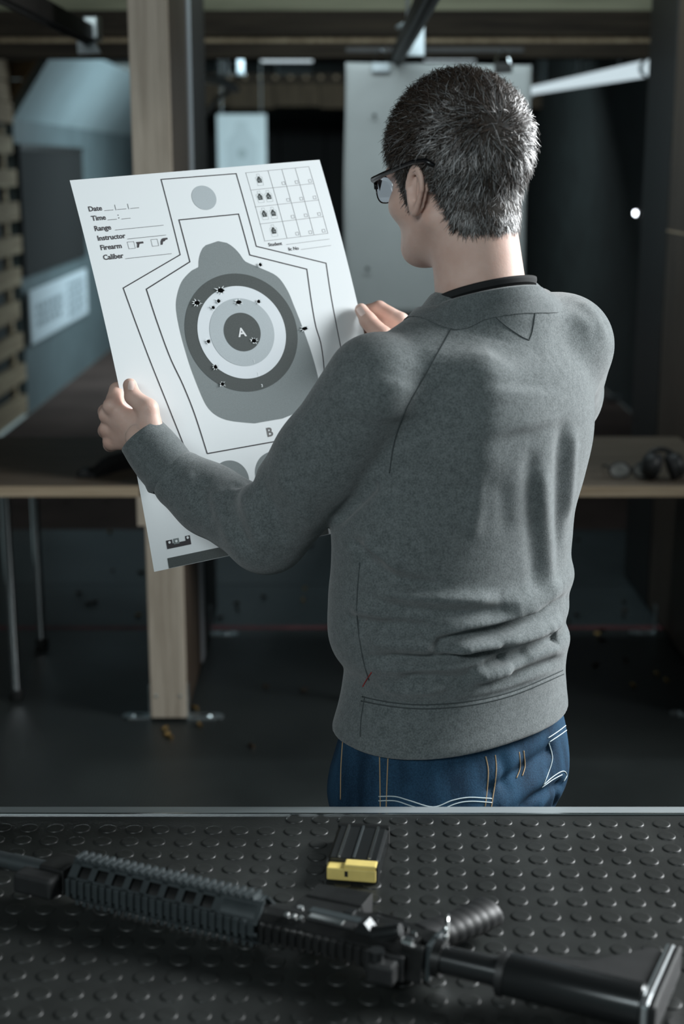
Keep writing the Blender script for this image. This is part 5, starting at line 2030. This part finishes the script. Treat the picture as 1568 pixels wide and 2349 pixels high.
# ------------------------------------------------------------------ jeans and shoes
HIP = interp_rings([(1540, 830, 1262, 0.60, 0), (1600, 806, 1278, 0.60, 0), (1650, 786, 1292, 0.60, 0), (1690, 774, 1302, 0.61, 0), (1730, 764, 1307, 0.63, 0), (1765, 760, 1308, 0.65, 0), (1810, 758, 1306, 0.70, 0), (1870, 757, 1299, 0.70, 0), (1960, 765, 1290, 0.70, 0), (2060, 780, 1270, 0.70, 0)])
hc = np.array([HIP[1][2], YM, HIP[0][2]])
zlow = HIP[0][0]


def pants(p):
    d = loft(p, HIP, 2.25)
    d = smax(d, p[:, 2] - (hem_z + 0.045), 0.01)
    d = smax(d, 0.82 - 0.06 - p[:, 2], 0.08)
    for s in (1, -1):
        hip = np.array([HIP[1][3], YM, 0.80]) + LF * s * 0.083
        knee = np.array([HIP[1][3], YM, 0.47]) + LF * s * 0.098 + FW * 0.02
        ank = np.array([HIP[1][3], YM, 0.085]) + LF * s * 0.115 - FW * 0.005
        d = smin(d, chain(p, [hip, knee, ank], [0.098, 0.078, 0.066], 0.02), 0.035)
    d = smax(d, 0.045 - p[:, 2], 0.004)
    return d


jv, jf = nets(pants, (HIP[1][2] - 0.33, YM - 0.33, 0.02), (HIP[1][2] + 0.33, YM + 0.33, hem_z + 0.08), 0.0048)
jv = relax(jv, jf, 2)
jb = bvh_of(jv, jf)
jn = vnormals(jv, jf)
jd = np.zeros(len(jv))
for pts_, amp, wid in [([(1130, 1812), (1170, 1785), (1230, 1745), (1262, 1722)], -9, 10), ([(1140, 1790), (1180, 1740)], 5, 12), ([(1150, 1850), (1200, 1815), (1245, 1790)], 6, 12), ([(1195, 1855), (1230, 1825), (1290, 1800)], -7, 8),
                       ([(1235, 1850), (1262, 1815)], 5, 8), ([(1272, 1850), (1285, 1800)], -5, 7), ([(820, 1710), (812, 1780), (818, 1850)], -3, 9), ([(845, 1720), (842, 1850)], 3, 9), ([(1150, 1740), (1160, 1800)], -4, 9)]:
    qq = np.array([V3(w) for w in drape(jb, pts_, 0, 5)])
    if len(qq) < 2:
        continue
    w = wid / 1000
    best = np.full(len(jv), 9.0)
    for i in range(len(qq) - 1):
        ab = qq[i + 1] - qq[i]
        t = np.clip(((jv - qq[i]) @ ab) / max(ab @ ab, 1e-12), 0, 1)
        best = np.minimum(best, np.linalg.norm(jv - qq[i] - t[:, None] * ab, axis=1))
    jd += amp / 1000 * np.exp(-(best / w) ** 2)
jd += 0.0035 * np.sin(jv[:, 2] * 55 + 6 * np.sin(jv[:, 0] * 30)) * np.clip((0.45 - jv[:, 2]) / 0.2, 0, 1)
jv = jv + jn * jd[:, None]
dm, N, L, B = new_mat('indigo_denim')
B.inputs['Roughness'].default_value = 0.85
B.inputs['Specular IOR Level'].default_value = 0.2
tc = N.new('ShaderNodeTexCoord')
t1 = N.new('ShaderNodeTexNoise')
t1.inputs['Scale'].default_value = 9
t1.inputs['Detail'].default_value = 6
mpn = N.new('ShaderNodeMapping')
mpn.inputs['Scale'].default_value = (3, 3, 0.6)
L.new(tc.outputs['Object'], mpn.inputs['Vector'])
L.new(mpn.outputs[0], t1.inputs['Vector'])
t2 = N.new('ShaderNodeTexNoise')
t2.inputs['Scale'].default_value = 500
L.new(tc.outputs['Object'], t2.inputs['Vector'])
ad = N.new('ShaderNodeMath')
ad.operation = 'MULTIPLY_ADD'
ad.inputs[1].default_value = 0.5
L.new(t2.outputs['Fac'], ad.inputs[0])
L.new(t1.outputs['Fac'], ad.inputs[2])
crp = N.new('ShaderNodeValToRGB')
crp.color_ramp.elements[0].position = 0.55
crp.color_ramp.elements[0].color = (0.006, 0.022, 0.045, 1)
crp.color_ramp.elements[1].position = 0.95
crp.color_ramp.elements[1].color = (0.022, 0.068, 0.125, 1)
L.new(ad.outputs[0], crp.inputs[0])
L.new(crp.outputs[0], B.inputs['Base Color'])
bp = N.new('ShaderNodeBump')
bp.inputs['Strength'].default_value = 0.3
bp.inputs['Distance'].default_value = 0.001
L.new(t2.outputs['Fac'], bp.inputs['Height'])
L.new(bp.outputs[0], B.inputs['Normal'])
jo = np_mesh('jeans', jv, jf, dm, man, MO)
jb = bvh_of(jv, jf)
st_w = plain('pale_stitching', (0.5, 0.58, 0.6), 0.8)
st_o = plain('tan_stitching', (0.36, 0.25, 0.14), 0.8)
for pts_, mm in [([(868, 1827), (906, 1827), (941, 1837), (993, 1851), (1036, 1836), (1076, 1829), (1127, 1832)], st_w), ([(868, 1837), (906, 1837), (941, 1848), (980, 1860)], st_w), ([(1006, 1860), (1046, 1843), (1080, 1838), (1127, 1841)], st_w),
                 ([(870, 1720), (871, 1775), (872, 1860)], st_o), ([(890, 1725), (888, 1775), (885, 1860)], st_o), ([(1113, 1735), (1119, 1774), (1112, 1850)], st_o), ([(1135, 1732), (1137, 1775), (1125, 1858)], st_o),
                 ([(786, 1700), (782, 1763), (781, 1834)], st_o), ([(1256, 1693), (1280, 1677), (1302, 1660)], st_w), ([(1259, 1702), (1282, 1687), (1304, 1671)], st_w), ([(1258, 1704), (1266, 1739), (1256, 1775), (1246, 1800)], st_w),
                 ([(1246, 1800), (1268, 1781), (1290, 1769), (1299, 1778), (1292, 1792)], st_w), ([(1242, 1806), (1266, 1789), (1288, 1777)], st_w), ([(1190, 1725), (1192, 1760), (1184, 1785)], st_o), ([(1200, 1722), (1203, 1757), (1197, 1780)], st_o)]:
    qq = drape(jb, pts_, 0.0004, 6)
    if len(qq) > 3:
        MB().tube(qq, 0.00085, 5).build('stitching', mm, jo, MO, smooth=True)
for s in (1, -1):
    base_ = np.array([HIP[1][3], YM, 0]) + LF * s * 0.115
    fdir = FW * math.cos(0.15) + LF * s * math.sin(0.15)
    ldir = np.array([-fdir[1], fdir[0], 0])

    def shoe(p, b0=base_, f0=fdir, l0=ldir):
        v = p - b0
        y = v @ f0
        x = v @ l0
        q_ = np.stack([x, y, v[:, 2]], 1)
        d = ell(q_, (0, 0.10, 0.035), (0.047, 0.10, 0.05))
        d = smin(d, ell(q_, (0, -0.02, 0.045), (0.042, 0.065, 0.065)), 0.04)
        d = smin(d, cone(q_, (0, -0.01, 0.05), (0, -0.012, 0.10), 0.04, 0.043), 0.02)
        return np.maximum(d, 0.016 - q_[:, 2])

    def sole(p, b0=base_, f0=fdir, l0=ldir):
        v = p - b0
        q_ = np.stack([v @ l0, v @ f0, v[:, 2]], 1)
        d = np.minimum(ell(q_ * np.array([1, 1, 0.01]), (0, 0.10, 0), (0.050, 0.105, 0.05)), ell(q_ * np.array([1, 1, 0.01]), (0, -0.02, 0), (0.044, 0.068, 0.05)))
        return np.maximum(d, np.maximum(q_[:, 2] - 0.022, 0.001 - q_[:, 2]))
    a_, b_ = nets(shoe, tuple(base_ + np.array([-0.24, -0.24, -0.02])), tuple(base_ + np.array([0.24, 0.24, 0.2])), 0.006)
    sh = np_mesh('shoe', relax(a_, b_, 2), b_, plain('black_leather', (0.02, 0.018, 0.017), 0.45), man, MO)
    a_, b_ = nets(sole, tuple(base_ + np.array([-0.24, -0.24, -0.02])), tuple(base_ + np.array([0.24, 0.24, 0.06])), 0.005)
    np_mesh('sole', a_, b_, plain('rubber_sole', (0.05, 0.05, 0.05), 0.8), sh, MO, smooth=False)

# ------------------------------------------------------------------ small things on the tables and the floor
sp_ = [(178, 1083), (196, 1083), (214, 1086), (232, 1080), (255, 1070), (285, 1062), (320, 1058)]
q = [atZ(x, y, ZT + 0.012) for x, y in sp_]
t = thing('black_strap', 'folded black strap lying on the left oak table', 'strap', tuple(q[2] - Vector((0, 0, 0.012))))
M['webbing'] = plain('black_webbing', (0.010, 0.010, 0.011), 0.7, bump=0.3, bscale=500)


def strap(mb, pts, w, h):
    vs, fs = [], []
    for i, p in enumerate(pts):
        d = (pts[min(i + 1, len(pts) - 1)] - pts[max(i - 1, 0)])
        d.z = 0
        d.normalize()
        n = Vector((-d.y, d.x, 0))
        for s, zz in ((-1, 0), (1, 0), (1, 1), (-1, 1)):
            vs.append(p + n * s * w[i] + Vector((0, 0, zz * h[i])))
    for i in range(len(pts) - 1):
        for k in range(4):
            fs.append((i * 4 + k, i * 4 + (k + 1) % 4, i * 4 + 4 + (k + 1) % 4, i * 4 + 4 + k))
    fs += [(3, 2, 1, 0), tuple(4 * (len(pts) - 1) + k for k in range(4))]
    return mb.add(vs, fs)


gq = [Vector((p.x, p.y, ZT + 0.0008)) for p in q]
strap(MB(), gq, [0.022, 0.026, 0.016, 0.022, 0.034, 0.038, 0.03], [0.014, 0.02, 0.014, 0.026, 0.034, 0.036, 0.03]).build('band', M['webbing'], t, t.location, bev=0.002)
strap(MB(), [Vector((p.x, p.y + 0.035, ZT + 0.0008)) for p in q[2:]], [0.014, 0.016, 0.02, 0.02, 0.016], [0.02, 0.03, 0.038, 0.04, 0.03]).build('fold', M['webbing'], t, t.location, bev=0.002)
MB().box(q[1].x - 0.014, q[1].x + 0.014, q[1].y - 0.03, q[1].y + 0.03, ZT + 0.001, ZT + 0.024, 0.003).build('buckle', M['gun_poly'], t, t.location)

# clear safety glasses
c = atZ(1446, 1100, ZT)
t = thing('safety_glasses', 'clear safety glasses on the right part of the oak table', 'glasses', tuple(c))
cm, N, L, B = new_mat('clear_plastic')
B.inputs['Base Color'].default_value = (0.75, 0.8, 0.8, 1)
B.inputs['Transmission Weight'].default_value = 0.85
B.inputs['Roughness'].default_value = 0.1
B.inputs['IOR'].default_value = 1.3
for s in (-1, 1):
    rim = [c + Vector((s * 0.036 + 0.033 * math.cos(a_), -0.012 * math.cos(a_) ** 2, 0.030 + 0.024 * math.sin(a_))) for a_ in np.linspace(0, 2 * PI, 21)]
    MB().tube(rim, 0.003, 8, False).build('rim', M['gun_poly'], t, t.location, smooth=True)
    n = 20
    MB().add([v + Vector((0, -0.001, 0)) for v in rim[:-1]] + [v + Vector((0, 0.001, 0)) for v in rim[:-1]], [tuple(range(n)), tuple(range(2 * n - 1, n - 1, -1))] + [(k, k + n, (k + 1) % n + n, (k + 1) % n) for k in range(n)]).build('lens', cm, t, t.location)
    MB().tube([c + Vector((s * 0.068, 0.0, 0.036)), c + Vector((s * 0.072, 0.06, 0.034)), c + Vector((s * 0.066, 0.12, 0.012))], 0.0035, 8).build('temple', M['gun_poly'], t, t.location, smooth=True)
MB().tube([c + Vector((-0.006, -0.006, 0.034)), c + Vector((0, -0.008, 0.038)), c + Vector((0.006, -0.006, 0.034))], 0.003, 8).build('bridge', M['gun_poly'], t, t.location)

# ear defenders
c = atZ(1522, 1104, ZT)
t = thing('ear_defenders', 'black folded ear defenders beside the clear safety glasses', 'ear defenders', tuple(c))
for s in (-1, 1):
    Mx = Matrix.Translation(c + Vector((s * 0.034, 0.02, 0.044))) @ Matrix.Rotation(s * 1.25, 4, 'Y')
    cup = MB().lathe([(0.012, 0.030), (0.030, 0.027), (0.038, 0.014), (0.040, -0.004), (0.036, -0.01)], 20, Mx).build('cup', M['gun_poly'], t, t.location, smooth=True)
    MB().lathe([(0.041, -0.004), (0.043, -0.012), (0.037, -0.02), (0.022, -0.02)], 20, Mx).build('cushion', M['webbing'], cup, t.location, smooth=True)
MB().tube([c + Vector((0.062 * math.cos(a_), 0.045 + 0.02 * math.sin(a_), 0.012 + 0.075 * math.sin(a_))) for a_ in np.linspace(0, PI, 15)], 0.008, 10).build('headband', M['gun_poly'], t, t.location, smooth=True)

# spent cases
case0 = {}
for nm in ('brass', 'dull_case'):
    mb = MB()
    mb.lathe([(0.0056, 0), (0.0056, 0.0014), (0.0048, 0.0018), (0.0054, 0.003), (0.0052, 0.021), (0.0044, 0.021), (0.0042, 0.006)], 12, Matrix.Rotation(PI / 2, 4, 'X'))
    case0[nm] = (mb.v, mb.f)
CASES = [
    ('brass', 'brass cartridge case at the oak divider foot', 'brass cases by the divider foot', [(372, 1677), (386, 1691), (377, 1689), (456, 1664), (452, 1628)]),
    ('dull_case', 'dark spent case on the floor under the left table', 'spent cases under the left table', [(176, 1362), (198, 1386), (212, 1385), (260, 1310), (318, 1315), (326, 1314), (152, 1151), (247, 1152)]),
    ('dull_case', 'dark spent case on the floor between divider and man', 'spent cases between divider and man', [(547, 1385), (544, 1399), (500, 1420), (600, 1371), (602, 1578), (690, 1588), (582, 1717), (708, 1255)]),
    ('brass', 'brass case far out on the floor left of the man', 'brass cases left of the man', [(698, 1354), (695, 1377), (322, 1412), (249, 1221)]),
    ('dull_case', 'dark spent case on the floor right of the man', 'spent cases right of the man', [(1321, 1240), (1319, 1413), (1304, 1431), (1385, 1447), (1374, 1471), (1360, 1529), (1436, 1519), (1428, 1382), (1426, 1402), (1430, 1414)]),
    ('brass', 'brass case on the floor by the right divider', 'brass cases by the right divider', [(1503, 1546), (1530, 1566), (1454, 1577), (1364, 1456)]),
]
ORD = ['leftmost', 'second from left', 'third from left', 'fourth from left', 'fifth from left', 'sixth from left', 'seventh from left', 'eighth from left', 'ninth from left', 'tenth from left']
cm_ = {}
for nm, lab, grp, spots_ in CASES:
    for rank, (x, y) in enumerate(sorted(spots_)):
        p = atZ(x, y, 0)
        if nm in cm_:
            o = cm_[nm].copy()
            COL.objects.link(o)
        else:
            o = mesh_obj('cartridge_case', case0[nm][0], case0[nm][1], M[nm])
            cm_[nm] = o
        o.location = (p.x, p.y, 0.0062)
        o.rotation_euler = (0, 0, random.uniform(0, 2 * PI))
        tag(o, lab + ', ' + ('rightmost' if rank == len(spots_) - 1 else ORD[rank]), 'cartridge case', grp)
